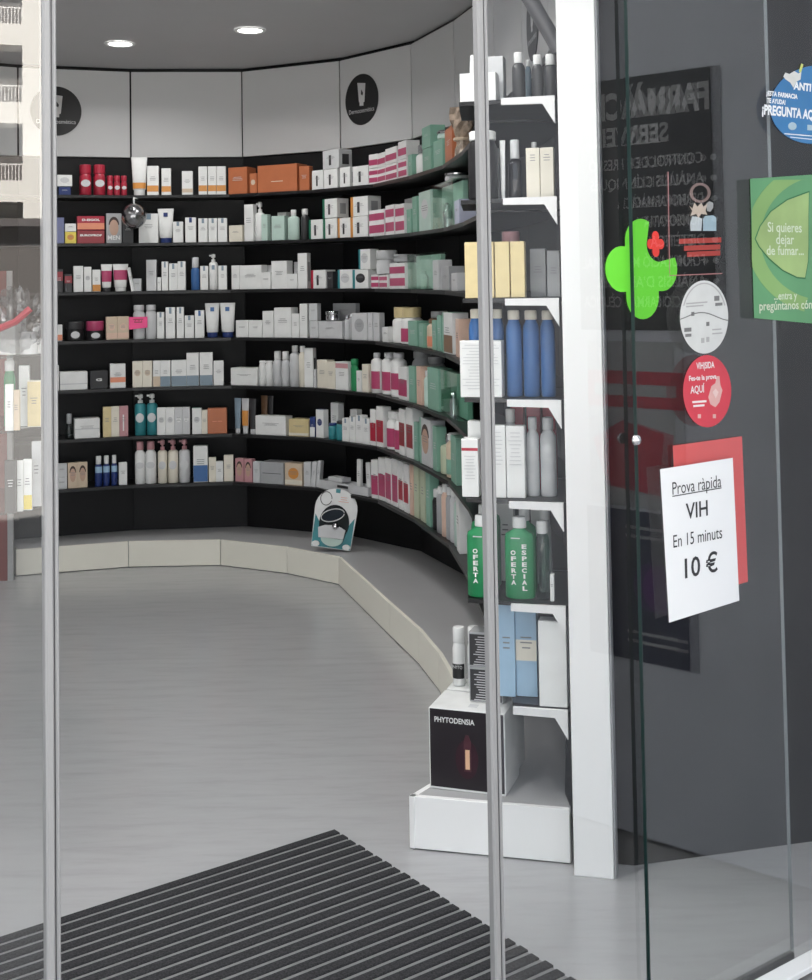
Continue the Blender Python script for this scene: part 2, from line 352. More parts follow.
post(d1, u_a - .0125, u_a + .0125)
obj('bottom_shadow_strip', box(u_a + .015, uR1, -.006, .006, .004, .02), M_DALU, d1)  # dark strip stands for the shadow line along the foot of the glass
uL = fpx(50.5, SLIDE)
d2 = at_front(empty('door_2'), 0, SLIDE); struct(d2, 'left sliding glass door leaf with grey edge profile')
obj('glass_pane', box(uL - .85, uL - .010, -.004, .004, .02, GZ), M_GLASS, d2)
post(d2, uL - .0105, uL + .0105)
obj('bottom_shadow_strip', box(uL - .85, uL - .015, -.006, .006, .004, .02), M_DALU, d2)  # same painted shadow line under the left leaf
uF = fpx(640, 0); uEnd = .39
w1 = at_front(empty('window_1'), 0, 0); struct(w1, 'fixed glass pane right of the entrance')
obj('glass_pane', box(uF, uEnd, -.004, .004, .016, GZ), M_GLASS, w1)
obj('glass_edge', box(uF - .002, uF + .0005, -.004, .004, .03, GZ), M_GEDGE, w1)
obj('sill', box(uF + .10, uEnd, -.040, .004, .0, .014, .002), M_WHT, w1)
sp = on_plane(632, 440, front(0), FD)
st = obj('glass_stud', rings([(.0, .0, 0), (.008, .008, .002), (.011, .011, .006), (.011, .011, .010)], 16), mat('chrome', (.75, .75, .76), .1, 1), w1, True)
st.rotation_euler = (math.radians(-90), 0, 0); st.location = (sp[0] + .006, -.0145, sp[1])
w2 = at_front(empty('window_2'), 0, 0); struct(w2, 'fixed glass pane left of the entrance')
obj('glass_pane', box(-5.1, uL - .45, -.004, .004, .03, GZ), M_GLASS, w2)
obj('sill', box(-5.1, uL - .45, -.028, .022, .0, .028, .003), M_WHT, w2)
hd = at_front(empty('trim_2'), 0, 0); struct(hd, 'door head rail')
obj('rail', box(-5.15, uEnd, -.03, .085, GZ, GZ + .03), M_ALU, hd)
# ------------------------------------------------------------------ notices and stickers on the glass
def sticker(name, px, py, inn, plane):   # an Empty on the glass, local x along the shop front, z up, -y towards the street
    u, z = on_plane(px, py, front(0, plane), FD)
    p = front(u, plane + inn); return empty(name, (p.x, p.y, z), RZ_F), u, z
def outline(pts, u0, z0, plane):
    return [(lambda q: (q[0] - u0, q[1] - z0))(on_plane(x, y, front(0, plane), FD)) for x, y in pts]
M_PAPER = mat('white_paper', (.78, .79, .80), .8, var=.01, scale=5)
M_INKK = mat('black_ink', (.03, .03, .035), .7)
r, u0, z0 = sticker('paper_notice', 697, 540, -.0055, 0)
pts = outline([(658, 469), (730.5, 457.5), (737, 600), (667, 622)], u0, z0, 0)
obj('sheet', plate(pts, -.0006, 0), M_PAPER, r)
def line_on(body, px, py, px0, px1, m, root, u0, z0, plane, size_px, y=-.0012, bold=0, name='lettering', shear=0, vs=1):
    a = on_plane(px0, py, front(0, plane), FD); b = on_plane(px1, py, front(0, plane), FD); c = on_plane((px0 + px1) / 2, py, front(0, plane), FD)
    q1 = on_plane(px, py - size_px / 2, front(0, plane), FD); q2 = on_plane(px, py + size_px / 2, front(0, plane), FD)
    return text(name, body, c[0] - u0, c[1] - z0, (q1[1] - q2[1]) * 1.38, m, root, y=y, width=b[0] - a[0], bold=bold, shear=shear, vstretch=vs)
for body, cx, cy, x0, x1, s, bd in (('Prova ràpida', 694, 485, 670, 719, 13, 0), ('VIH', 695, 510, 684, 706, 16, .0006), ('En 15 minuts', 695, 537, 671, 720, 13, 0), ('10 €', 697, 566, 681, 714, 20, .0008)):
    line_on(body, cx, cy, x0, x1, M_INKK, r, u0, z0, 0, s, bold=bd)
a_, b_ = outline([(670, 495.5), (719, 487)], u0, z0, 0)
obj('underline', plate([a_, b_, (b_[0], b_[1] - .002), (a_[0], a_[1] - .002)], -.0012, -.0008), M_INKK, r)
tag(r, "white paper notice reading 'Prova ràpida VIH En 15 minuts 10 €' on the glass", 'notice')
r, u0, z0 = sticker('red_paper', 712, 510, .0055, 0)
tag(r, 'plain red sheet of paper behind the white notice on the glass', 'paper')
obj('sheet', plate(outline([(675, 446), (744, 436.5), (750, 582), (682, 603)], u0, z0, 0), 0, .0006), mat('red_paper', (.68, .085, .085), .8, var=.02), r)
# green cross on the sliding leaf
r, u0, z0 = sticker('green_cross_sticker', 640, 269, -.0055, SLIDE)
ref = on_plane(640 + 35, 269, front(0, SLIDE), FD)[0] - u0; refz = on_plane(640, 269 - 50, front(0, SLIDE), FD)[1] - z0
def cross_outline(lob, off, cut=None, n=160):
    out = []
    for i in range(n):
        a = 2 * math.pi * i / n; k = 0; rr = 0
        while k < 260:
            t = k / 200; x, y = math.cos(a) * t, math.sin(a) * t
            ins = any((x - ox) ** 2 + (y - oy) ** 2 < lob ** 2 for ox, oy in ((off, 0), (-off, 0), (0, off), (0, -off))) or (abs(x) < lob and abs(y) < off and abs(x) < off) and max(abs(x), abs(y)) < off and min(abs(x), abs(y)) < lob
            if cut and (x - cut[0]) ** 2 + (y - cut[1]) ** 2 < cut[2] ** 2: ins = False
            if not ins and k > 4: break
            rr = t; k += 1
        out.append((math.cos(a) * rr, math.sin(a) * rr))
    return out
gp = [(x * ref, z * refz) for x, z in cross_outline(.45, .55, (.50, .50, .36))]
M_GRN = mat('bright_green_vinyl', (.13, .62, .03), .5, var=.02)
obj('cross', plate(gp, -.0006, 0), M_GRN, r)
rp_ = [(x * ref * .24 + .40 * ref, z * refz * .26 + .50 * refz) for x, z in cross_outline(.40, .60)]
obj('small_red_cross', plate(rp_, -.0006, 0), mat('red_vinyl', (.75, .04, .03), .5), r)
tag(r, 'bright green pharmacy cross sticker with a small red cross on the glass', 'sticker')
# transparent sticker with family picture, red lines of print and a thin frame
r, u0, z0 = sticker('clear_window_sticker', 700, 215, -.0055, SLIDE)
tag(r, 'see-through sticker with brown ring, light figures and red lettering on glass', 'sticker')
def sh(nm, pts, m, y=0): return obj(nm, plate(outline(pts, u0, z0, SLIDE), -.0007 - y, -.0002 - y), m, r)
ringo = [(698 + 10.5 * math.cos(t * .2618), 193 - 10 * math.sin(t * .2618)) for t in range(24)]; ringi = [(698 + 7.5 * math.cos(t * .2618), 193 - 7.5 * math.sin(t * .2618)) for t in range(24)]
bm = bmesh.new(); A = [bm.verts.new((q[0], -.0005, q[1])) for q in outline(ringo, u0, z0, SLIDE)]; B = [bm.verts.new((q[0], -.0005, q[1])) for q in outline(ringi, u0, z0, SLIDE)]
for i in range(24): bm.faces.new([A[i], A[(i + 1) % 24], B[(i + 1) % 24], B[i]])
obj('ring', bm, mat('sticker_taupe', (.22, .15, .14), .6), r)
sh('figure_blue', [(701, 231), (714, 231), (714, 218), (711, 215.5), (703, 216), (701, 219)], mat('sticker_pale_blue', (.36, .48, .55), .6))
sh('figure_head', [(704, 204), (707, 201.5), (711, 203), (711, 208), (708, 212), (705, 211)], mat('sticker_grey', (.34, .34, .34), .6))
sh('figure_left', [(688.5, 231), (699, 231), (700, 219), (696, 217), (690, 216.5), (688, 224)], mat('sticker_pale', (.50, .54, .56), .6))
sh('flowers', [(687, 206), (690, 209), (692, 203), (695, 207), (699, 203), (701, 207), (705, 204), (703, 211), (705, 215), (699, 214), (696, 218), (694, 214), (688, 216), (690, 211)], mat('sticker_cream', (.56, .46, .38), .6), .0006)
M_RP = mat('sticker_red_print', (.42, .05, .04), .6)
for k, (x0, x1, yy) in enumerate(((677, 719, 239), (682, 718, 246), (685, 718, 252))): sh('print_line', [(x0, yy), (x1, yy - 1.5), (x1, yy + 3.5), (x0, yy + 5)], M_RP)
M_FL = mat('sticker_frame', (.40, .18, .18), .6)
sh('frame_line', [(665.5, 172), (666.3, 172), (667.8, 274), (667, 274)], M_FL); sh('frame_line', [(667, 275.2), (720, 273), (720, 274), (667, 276.2)], M_FL)
# white round sticker, drawn as two halves with printed figures
def round_sticker(name, px, py, rx, ry, m, plane, inn, lab):
    r, u0, z0 = sticker(name, px, py, inn, plane)
    el = [(px + rx * math.cos(2 * math.pi * i / 48), py + ry * math.sin(2 * math.pi * i / 48)) for i in range(48)]
    obj('disc', plate(outline(el, u0, z0, plane), -.0006, 0), m, r); tag(r, lab, 'sticker'); return r, u0, z0
r, u0, z0 = round_sticker('white_round_sticker', 702, 317, 24, 36.5, mat('white_vinyl', (.56, .57, .56), .6), 0, -.0055, 'white round sticker with grey sketches, above the red round one')
def sh0(nm, pts, m, y=.0004): return obj(nm, plate(outline(pts, u0, z0, 0), -.0007 - y, -.0002 - y), m, r)
M_SG = mat('sticker_ink', (.16, .16, .16), .6); M_SL = mat('sticker_light_ink', (.36, .36, .36), .6)
wv = [(678 + 48 * t / 20, 316 + 4 * math.sin(t / 20 * 5.2 + 2.4)) for t in range(21)]
sh0('wave_line', wv + [(x, y + 1.0) for x, y in wv[::-1]], M_SG)
rim = [(702 + 22.3 * math.cos(a), 317 - 34.3 * math.sin(a)) for a in [.35 + k * .1225 for k in range(21)]]; rim2 = [(702 + 21.3 * math.cos(a), 317 - 33 * math.sin(a)) for a in [.35 + k * .1225 for k in range(21)]]
sh0('rim_print', rim + rim2[::-1], M_SL)
for x0, y0, x1, y1, m in ((684, 303, 705, 304.4, M_SL), (684, 306, 701, 307.4, M_SL), (712, 296, 717, 301, M_SG), (713, 303, 720, 306, M_SG), (689, 312, 692, 316, M_SG), (682, 328, 689, 332, M_SG), (683, 334, 689, 337, M_SG), (704, 322, 707, 326, M_SG), (710, 329, 719, 330.4, M_SL), (710, 333, 720, 334.4, M_SL), (699, 338, 702, 343, M_SL), (704, 337, 707, 342, M_SL)):
    sh0('sketch', [(x0, y0), (x1, y0 - (x1 - x0) * .08), (x1, y1 - (x1 - x0) * .08), (x0, y1)], m)
r, u0, z0 = round_sticker('red_round_sticker', 705, 391, 24, 36, mat('red_round_vinyl', (.56, .045, .07), .55), 0, -.0055, "red round sticker reading 'VIH SIDA Fes-te la prova AQUÍ'")
M_STW = mat('sticker_white_print', (.72, .68, .68), .6)
for body, cy, x0, x1, s in (('VIH|SIDA', 365.5, 694, 712, 6.5), ('Fes-te la prova', 377.5, 686.5, 714, 5), ('AQUÍ', 389.5, 688, 702, 7.5)):
    line_on(body, (x0 + x1) / 2, cy, x0, x1, M_STW, r, u0, z0, 0, s, bold=.0004)
for x0, x1, yy in ((690, 704, 401), (691, 702, 405)): sh0('small_print', [(x0, yy), (x1, yy - 1), (x1, yy + 1), (x0, yy + 2)], M_STW)
sh0('hand_icon', [(706, 397), (709, 386), (713, 383), (714.5, 376), (717, 376), (718, 385), (720, 390), (717, 402), (713, 407), (708, 404)], mat('sticker_rose', (.62, .36, .34), .6))
sh0('hand_drop', [(710, 392), (713, 388.5), (716, 392), (713, 398)], mat('sticker_pale_rose', (.68, .5, .48), .6), .001)
for x in (697, 712): sh0('emblem', [(x - 1.5, 418), (x + 1.5, 418), (x + 1.5, 414), (x - 1.5, 414)], mat('sticker_rose', 0))
# blue round sticker at the right
r, u0, z0 = sticker('blue_round_sticker', 812, 104, -.0055, 0)
el = [(813 + 45 * math.cos(2 * math.pi * i / 56), 105 + 39 * math.sin(2 * math.pi * i / 56) - (40 * math.cos(2 * math.pi * i / 56)) * .06) for i in range(56)]
obj('disc', plate(outline(el, u0, z0, 0), -.0006, 0), mat('blue_vinyl', (.035, .17, .38), .5, var=.1, scale=6), r)
M_SW2 = mat('sticker_bright_white', (.78, .8, .82), .6)
def lab2(body, cx, cy, x0, x1, s, bold=.0006): line_on(body, cx, cy, x0, x1, M_SW2, r, u0, z0, 0, s, bold=bold, shear=.12)
lab2('ANTI', 800, 87.5, 791, 809, 7.5, .001); lab2('¡ESTA FARMACIA', 779, 95.5, 764, 795, 4.6); lab2('TE AYUDA!', 774, 102, 764.5, 783, 4.6); lab2('¡PREGUNTA AQUÍ!', 790, 113.5, 760, 820, 9.5, .0012)
def shb(nm, pts, m): return obj(nm, plate(outline(pts, u0, z0, 0), -.0012, -.0007), m, r)
shb('white_hand', [(781, 77), (783, 73), (787, 74.5), (792, 71.5), (796, 74), (799, 72), (798, 80), (794, 82), (791, 88), (788, 83), (783, 79.5)], mat('sticker_smoke', (.60, .60, .57), .6))
shb('yellow_stick', [(796.5, 72), (799, 64), (801, 65), (798.5, 73)], mat('sticker_lime', (.55, .60, .15), .6))
shb('globe_emblem', [(790 + 4.2 * math.cos(t * .4488), 126.5 + 4 * math.sin(t * .4488)) for t in range(14)], mat('sticker_pale_blue', 0))
shb('small_print', [(782, 133.5), (812, 136), (812, 137), (782, 134.5)], M_SW2); shb('small_print', [(788, 137), (812, 139.5), (812, 140.3), (788, 137.8)], M_SW2); shb('box_emblem', [(805, 125), (812, 125.5), (812, 131), (805, 130.5)], mat('sticker_pale_blue', 0))
tag(r, "round blue sticker with white lettering '¡PREGUNTA AQUÍ!' at the right edge", 'sticker')
# green poster
r, u0, z0 = sticker('green_poster', 790, 250, -.0055, 0)
bx = [(748, 179), (822, 174), (826, 325), (752, 318)]
obj('sheet', plate(outline(bx, u0, z0, 0), -.0006, 0), mat('poster_mid_green', (.11, .30, .14), .5, var=.12, scale=5), r)
M_PG1 = mat('poster_light_green', (.22, .38, .13), .5, var=.15, scale=4); M_PG2 = mat('poster_soft_green', (.31, .44, .17), .5, var=.22, scale=6); M_PG3 = mat('poster_dark_line', (.03, .16, .06), .5)
def arc(cx, cy, rx, ry, a0, a1, n=24): return [(cx + rx * math.cos(math.radians(a0 + (a1 - a0) * i / n)), cy + ry * math.sin(math.radians(a0 + (a1 - a0) * i / n))) for i in range(n + 1)]
def clampx(ps): return [(min(max(x, 749.5), 822), min(max(y, 180), 319)) for x, y in ps]
shb('swirl', clampx(arc(822, 238, 78, 76, 105, 262) + arc(822, 238, 64, 62, 262, 105)), M_PG1)
lf0 = [(752, 239), (757, 226), (768, 211), (785, 199), (804, 192), (807, 191), (806.5, 215), (806.5, 245), (806, 262), (803, 279), (795, 278.5), (780, 271), (766, 259), (756, 247)]
obj('leaf_outline', plate(outline(lf0, u0, z0, 0), -.0014, -.001), M_PG3, r)
cxl, cyl = 785, 237
obj('leaf', plate(outline([(cxl + (x - cxl) * .965 , cyl + (y - cyl) * .965) for x, y in lf0], u0, z0, 0), -.0018, -.0015), M_PG2, r)
M_PW = mat('poster_print', (.60, .68, .52), .6)
for body, cy, x0, x1, s in (('Si quieres', 228, 765, 799, 10), ('dejar', 240, 773, 791, 10), ('de fumar...', 251, 764, 801, 9.5), ('...entra y', 296, 771, 794, 8), ('pregúntanos cómo', 305.5, 757, 816, 9)):
    line_on(body, (x0 + x1) / 2, cy, x0, x1, M_PW, r, u0, z0, 0, s, y=-.0024, bold=.0004)
tag(r, "green poster with leaf shape reading 'Si quieres dejar de fumar...' on the glass", 'poster')
# ------------------------------------------------------------------ outside: pavement, side wall with posters, the building across the street
struct(obj('pavement', prism([fl_l + Vector((0, 0)), fl_l + Vector((-60, -44)), (-60, -90), (90, -90), (90, 30), (2.6, 3.9), WR_END, PIL0], -.14, -.012), mat('grey_pavement', (.36, .355, .35), .85, var=.08, scale=4, bump=.2)), 'pavement in front of the shop')
pw = obj('wall_side', prism([PIL0, PIL1, PIL1 + Vector((.9, .35)), WR_END + Vector((.5, .1)), WR_END], 0, 5.2), mat('light_grey_stone', (.66, .68, .74), .6, var=.05, scale=7)); struct(pw, 'grey stone wall beside the entrance')
RZ_P = math.atan2(PDIR.y, PDIR.x)
VD = Vector((-.77, .64)).normalized(); VP0 = Vector((.76, 3.33))
def refl(px, py):                        # place on the side wall whose mirror image in the door glass stands at this pixel
    s, z = on_plane(px, py, VP0, VD); v = VP0 + VD * s; o = front(0, .008)
    d = (v - o).dot(FN); rr = v - FN * (2 * d); return (rr - PIL0).dot(PDIR), z
def wall_poster(name, pxl, pxr, yt, yb, m, lab):
    a, z1 = refl(pxr, yt); b, _ = refl(pxl, yt); _, z0 = refl(pxr, yb)
    p = PIL0 + PDIR * a; nrm = Vector((PDIR.y, -PDIR.x)); p = p + nrm * .006
    r = empty(name, (p.x, p.y, z0), RZ_P); wd, ht = b - a, z1 - z0
    obj('board', box(0, wd, 0, .005, 0, ht, .0008), m, r); tag(r, lab, 'poster'); return r, wd, ht
r, wd, ht = wall_poster('services_board', 578, 713, 66, 331, mat('poster_black', (.012, .012, .014), .5), "black board listing 'FARMÀCIA SERVEIS', mirrored in the right-hand glass")
M_PL = mat('poster_letters', (.62, .62, .62), .6)
text('lettering', 'FARMÀCIA', wd * .50, ht * .885, .10, M_PL, r, width=wd * .86, bold=.004)
text('lettering', 'SERVEIS', wd * .62, ht * .765, .07, M_PL, r, width=wd * .50, bold=.002)
obj('underline', plate([(wd * .37, ht * .735), (wd * .88, ht * .735), (wd * .88, ht * .73), (wd * .37, ht * .73)], -.001, -.0004), M_PL, r)
for k, body in enumerate(('CONTROL DE PRESSIÓ', 'ANÀLISIS CLÍNIQUES', 'DERMOFARMÀCIA', 'HOMEOPATIA', 'DIETÈTICA', 'FORMULACIÓ MAGISTRAL', 'ANÀLISIS D’AIGÜES', 'ATENCIÓ FARMACÈUTICA')):
    zz = ht * (.655 - .078 * k)
    obj('bullet', plate(ellipse(wd * .06, zz, wd * .022, ht * .012, 14), -.001, -.0004), M_PL, r)
    text('lettering', body, wd * .13, zz, .043, M_PL, r, align='LEFT', bold=.0006, width=wd * min(.84, .043 * len(body)))
r, wd, ht = wall_poster('red_banner_poster', 590, 676, 342, 512, mat('poster_grey_white', (.40, .41, .42), .6, var=.15, scale=5), 'pale poster with red banner, mirrored in the right-hand glass')
obj('banner', plate([(0, ht * .82), (wd, ht * .82), (wd, ht * .60), (0, ht * .60)], -.001, -.0003), mat('poster_red', (.50, .03, .06), .6), r)
obj('picture', plate([(wd * .12, ht * .45), (wd * .6, ht * .52), (wd * .95, ht * .40), (wd * .8, ht * .12), (wd * .2, ht * .08)], -.001, -.0003), mat('poster_red', 0), r)
obj('banner_print', plate([(wd * .08, ht * .74), (wd * .92, ht * .74), (wd * .92, ht * .67), (wd * .08, ht * .67)], -.0016, -.0011), mat('poster_grey_white', 0), r)
r, wd, ht = wall_poster('navy_poster', 590, 689, 517, 671, mat('poster_navy', (.012, .014, .05), .5, var=.3, scale=6), 'dark navy poster low on the side wall, mirrored in the glass')
obj('violet_glow', plate(ellipse(wd * .35, ht * .5, wd * .18, ht * .16, 24), -.001, -.0003), mat('poster_violet', (.10, .02, .16), .6), r)
for zz in (.9, .84, .2, .14): obj('print_line', plate([(wd * .1, ht * zz), (wd * .6, ht * zz), (wd * .6, ht * (zz - .02)), (wd * .1, ht * (zz - .02))], -.001, -.0003), mat('poster_grey_white', 0), r)
# apartment building across the square: only its reflection is seen in the left glass
pane = front(uL - .045, SLIDE); dvec = Vector((pane.x, pane.y)).normalized(); dn = dvec.dot(FN); rv = (dvec - FN * (2 * dn)).normalized()
bc = Vector((pane.x, pane.y)) + rv * 42
BSH = -.15
bl = empty('apartment_building', (bc.x, bc.y, -.01), math.atan2(rv.y, rv.x) - math.pi / 2)
tag(bl, 'sunlit white apartment building with railed balconies, mirrored in left glass', 'building')
M_BW = mat('sunlit_white_render', (.72, .70, .66), .85, var=.03, scale=2); M_BD = mat('shaded_opening', (.10, .09, .085), .6, var=.1, scale=2)  # shade of the balcony recesses is put into the dark opening colour
FLH, NB = 2.64, 7
obj('wall', box(-7.5, 7.5, 1.1, 6.5, 0, FLH * NB + 1), M_BW, bl)
obj('ground_floor', box(-7.5, 7.5, -.6, 1.1, 0, 4.0), M_BD, bl); obj('awning', box(-7.6, 7.6, -1.4, -.6, 3.7, 3.9), mat('dark_awning', (.10, .09, .09), .8), bl)
for b0 in (-6.4, -3.25, BSH, 3.05 + BSH):      # columns of recessed balconies
    for f in range(2, NB):
        z = FLH * f - .72
        o = obj('balcony', box(b0, b0 + 2.2, -.25, 1.1, z, z + .72), M_BW, bl)
        bm = box(b0, b0 + 2.2, -.22, -.16, z + 1.24, z + 1.29); k = 0
        while k < 2.2: box(b0 + k, b0 + k + .028, -.20, -.17, z + .72, z + 1.24, 0, bm); k += .11
        obj('railing', bm, mat('white_railing', (.7, .68, .66), .6), o)
        wn = obj('window', box(b0, b0 + 2.2, 1.0, 1.08, z + .72, z + FLH), M_BD, bl)
        obj('shutter', box(b0 + .9, b0 + 1.5, .93, .99, z + .74, z + FLH - .2), mat('brown_shutter', (.16, .11, .09), .7), wn)
for x0, x1 in ((-7.5, -6.4), (-4.2, -3.25), (-1.05, BSH), (2.2 + BSH, 3.05 + BSH), (5.25 + BSH, 7.5)): obj('pier', box(x0, x1, -.25, 1.1, 4.0, FLH * NB + 1), M_BW, bl)
# ------------------------------------------------------------------ entrance mat
mc = Vector((-.228, 3.508)); mdx = -FD; mdy = -FN
mt = empty('entrance_mat', (mc.x, mc.y, 0), math.atan2(mdx.y, mdx.x)); tag(mt, 'dark ribbed entrance mat with grey metal strips on the floor', 'doormat')
ML, pitch, nrib = 2.3, .0405, 30
M_RIB = mat('mat_bristle', (.036, .036, .039), .95, var=.4, scale=260, spec=.1, bump=1.0); M_STR = mat('mat_metal_strip', (.17, .17, .175), .65, .1, .12, 50)
obj('base', box(0, ML, -.002 + .004, nrib * pitch + .01, .001, .004), M_DALU, mt)
rib_me = stp_me = None
for k in range(nrib):
    y0 = .006 + k * pitch
    if rib_me is None:
        o = obj('rib', box(0, ML, 0, .027, .004, .013, .002), M_RIB, mt); rib_me = o.data
        o2 = obj('metal_strip', box(.004, ML, .0285, .039, .004, .0105, .001), M_STR, mt); stp_me = o2.data
    else: o = link('rib', rib_me, None, mt); o2 = link('metal_strip', stp_me, None, mt)
    o.location = (random.uniform(-.003, .002), y0, 0); o2.location = (0, y0, 0)
# ------------------------------------------------------------------ products: builders (local x = width, -y = towards the room, z = up, base at 0)
REG = []
def shade(o): return o
def text_bars(x, z, wd, n, step, m, parent, th=.0022, y=-.0009):
    bm = bmesh.new()
    for k in range(n):
        ww = wd * random.uniform(.55, 1)
        box(x - ww / 2, x + ww / 2, y, y + .0005, z - k * step, z - k * step + th, 0, bm)
    return obj('print_lines', bm, m, parent)
def front_patch(name, x0, x1, z0, z1, m, parent, y=-.0007): return obj(name, box(x0, x1, y, y + .0006, z0, z1), m, parent)
def carton(r, w, h, d, c, o):
    obj('carton_body', box(-w / 2, w / 2, 0, d, 0, h, min(.0012, w * .04)), P(c), r)
    dark = c in ('K', 'DK', 'N', 'DG', 'B', 'T', 'DR', 'R', 'O', 'M', 'MG')
    ink = P('LG') if dark else M_INK
    if 'band' in o:
        bc, f0, f1 = o['band']; front_patch('colour_band', -w / 2 + .0006, w / 2 - .0006, h * f0, h * f1, P(bc), r)
    if 'band2' in o:
        bc, f0, f1 = o['band2']; front_patch('second_band', -w / 2 + .0006, w / 2 - .0006, h * f0, h * f1, P(bc), r)
    if 'tab' in o: front_patch('blue_tab', -w * .13, w * .13, h * .80, h * .995, P(o['tab']), r, -.0009)
    if 'spine' in o: obj('coloured_side', box(-w / 2 - .0008, -w / 2 + w * .14, -.0008, d * .98, 0, h * .998), P(o['spine']), r)
    if 'stripe' in o: front_patch('dark_stripe', -w * .12, w * .02, h * .18, h * .72, P(o['stripe']), r)
    if 'win' in o: obj('side_print', box(w / 2 - .0004, w / 2 + .0008, d * .25, d * .75, h * .2, h * .75), P(o['win']), r)
    if 'oval' in o: obj('oval_mark', plate(ellipse(0, h * .55, w * .30, min(h * .25, w * .32), 20), -.0009, -.0002), P(o['oval']), r)
    if 'face' in o:
        obj('picture', plate(ellipse(0, h * .52, w * .30, h * .27, 20), -.0009, -.0002), mat('picture_skin', (.50, .33, .25), .6), r)
        obj('picture_hair', plate(ellipse(0, h * .62, w * .34, h * .27, 16, 0, math.pi), -.0008, -.0001), mat('picture_hair', (.05, .03, .025), .6), r)
    if 'txt' in o:
        body, zc, tw, tc = o['txt']; text('lettering', body, 0, h * zc, h * .2, P(tc), r, y=-.0016, width=w * tw, bold=.0008)
    elif 'plain' not in o:
        n = o.get('nl', 3 if h > .10 else 2)
        text_bars(0, h * o.get('tz', .62), w * o.get('tw', .55), n, h * .055, ink if 'nl' not in o else P('LG'), r, th=max(.0014, h * .014), y=-.0014)
    # glued top flap edge
    obj('top_flap', box(-w / 2 + .001, w / 2 - .001, d * .08, d * .96, h - .0002, h + .0006), P(o.get('top', c)), r)
def flattened(o): return o.get('flat', 1)
def bottle(r, w, h, d, c, o):
    R = w / 2; fl = flattened(o); cy = R * fl; cap = o.get('cap', 'W'); ch = o.get('ch', .16) * h; cr = o.get('cr', .42) * w; hb = h - ch
    m = o.get('mat') or P(c)
    obj('bottle_body', rings([(R * .9, R * .9 * fl, 0), (R, R * fl, .004), (R, R * fl, hb * .86), (R * .93, R * .93 * fl, hb * .92), (cr * .9, cr * .9 * min(1, fl * 1.3), hb * .985), (cr * .85, cr * .85 * min(1, fl * 1.3), hb)], 24, cy=cy), m, r, True)
    obj('cap', rings([(cr * .95, cr * .95 * min(1, fl * 1.4), hb + .0005), (cr, cr * min(1, fl * 1.4), hb + .002), (cr, cr * min(1, fl * 1.4), h - .003), (cr * .88, cr * .88 * min(1, fl * 1.4), h)], 20, cy=cy), P(cap), r, True)
    if 'label' in o:
        lc, f0, f1 = o['label']; seg = 16; bm = bmesh.new(); prev = None
        for i in range(seg + 1):
            a = math.radians(205 + 130 * i / seg); x, y = (R + .0008) * math.cos(a), cy + (R * fl + .0008) * math.sin(a)
            cur = (bm.verts.new((x, y, hb * f0)), bm.verts.new((x, y, hb * f1)))
            if prev: bm.faces.new([prev[0], cur[0], cur[1], prev[1]])
            prev = cur
        obj('label', bm, P(lc), r, True)
    if 'ovl' in o: obj('oval_label', plate(ellipse(0, hb * .55, R * .78, R * .62, 20), cy - R * fl - .0012, cy - R * fl * .55), P(o['ovl']), r)
def pump(r, w, h, d, c, o):
    R = w / 2; fl = flattened(o); cy = R * fl; ph = o.get('ph', .24) * h; hb = h - ph; pc = o.get('cap', 'W')
    obj('bottle_body', rings([(R * .92, R * .92 * fl, 0), (R, R * fl, .004), (R, R * fl, hb * .93), (R * .8, R * .8 * fl, hb * .975), (R * .45, R * .45 * fl, hb)], 24, cy=cy), P(c), r, True)
    k = obj('pump_collar', rings([(R * .46, R * .46, hb), (R * .46, R * .46, hb + ph * .30), (R * .2, R * .2, hb + ph * .34), (R * .2, R * .2, hb + ph * .6)], 16, cy=cy), P(pc), r, True)
    bm = rings([(R * .42, R * .42, hb + ph * .52), (R * .5, R * .5, hb + ph * .60), (R * .48, R * .48, hb + ph * .92), (R * .3, R * .3, h)], 16, cy=cy)
    box(-R * .95, 0, cy - R * .16, cy + R * .16, hb + ph * .70, hb + ph * .90, .001, bm)
    obj('pump_head', bm, P(pc), k, False)
    if 'ovl' in o: obj('oval_label', plate(ellipse(0, hb * .55, R * .74, R * .85, 20), cy - R * fl - .0012, cy - R * fl * .55), P(o['ovl']), r)
    if 'tab' in o: obj('blue_tab', box(-R * .35, R * .35, cy - R * fl - .001, cy - R * fl * .8, hb * .72, hb * .88), P(o['tab']), r)
def tubep(r, w, h, d, c, o):
    R = w / 2; fl = o.get('fl', .5); cy = R * fl; cap = o.get('cap', 'W'); ch = o.get('ch', .14) * h; q = .80
    obj('tube_body', rings([(R * q * .9, R * fl * .9, ch), (R * q, R * fl, ch + .004), (R * (q + .08), R * fl * .8, ch + (h - ch) * .45), (R * (q + .16), R * fl * .35, ch + (h - ch) * .85), (R, .0025, h * .955), (R, .0022, h)], 28, cy=cy), P(c), r, True)
    obj('cap', rings([(R * q * .82, R * fl * .82, 0), (R * q * .86, R * fl * .86, .002), (R * q * .86, R * fl * .86, ch - .0005)], 24, cy=cy), P(cap), r, True)
    if 'band' in o:
        bc, f0, f1 = o['band']; z0, z1 = ch + (h - ch) * f0, ch + (h - ch) * f1; bm = bmesh.new(); prev = None
        def rr(z):
            t = (z - ch) / (h - ch); return R * (q + .19 * t), R * fl * (1 - t * .75)
        for i in range(17):
            a = math.radians(200 + 140 * i / 16); cur = []
            for z in (z0, z1):
                a_, b_ = rr(z); cur.append(bm.verts.new(((a_ + .0012) * math.cos(a), cy + (b_ + .0030) * math.sin(a), z)))
            if prev: bm.faces.new([prev[0], cur[0], cur[1], prev[1]])
            prev = cur
        obj('colour_band', bm, P(bc), r, True)
    if 'tab' in o: obj('blue_tab', box(-w * .13, w * .13, cy - R * fl * .62, cy - R * fl * .3, h * .76, h * .88), P(o['tab']), r)
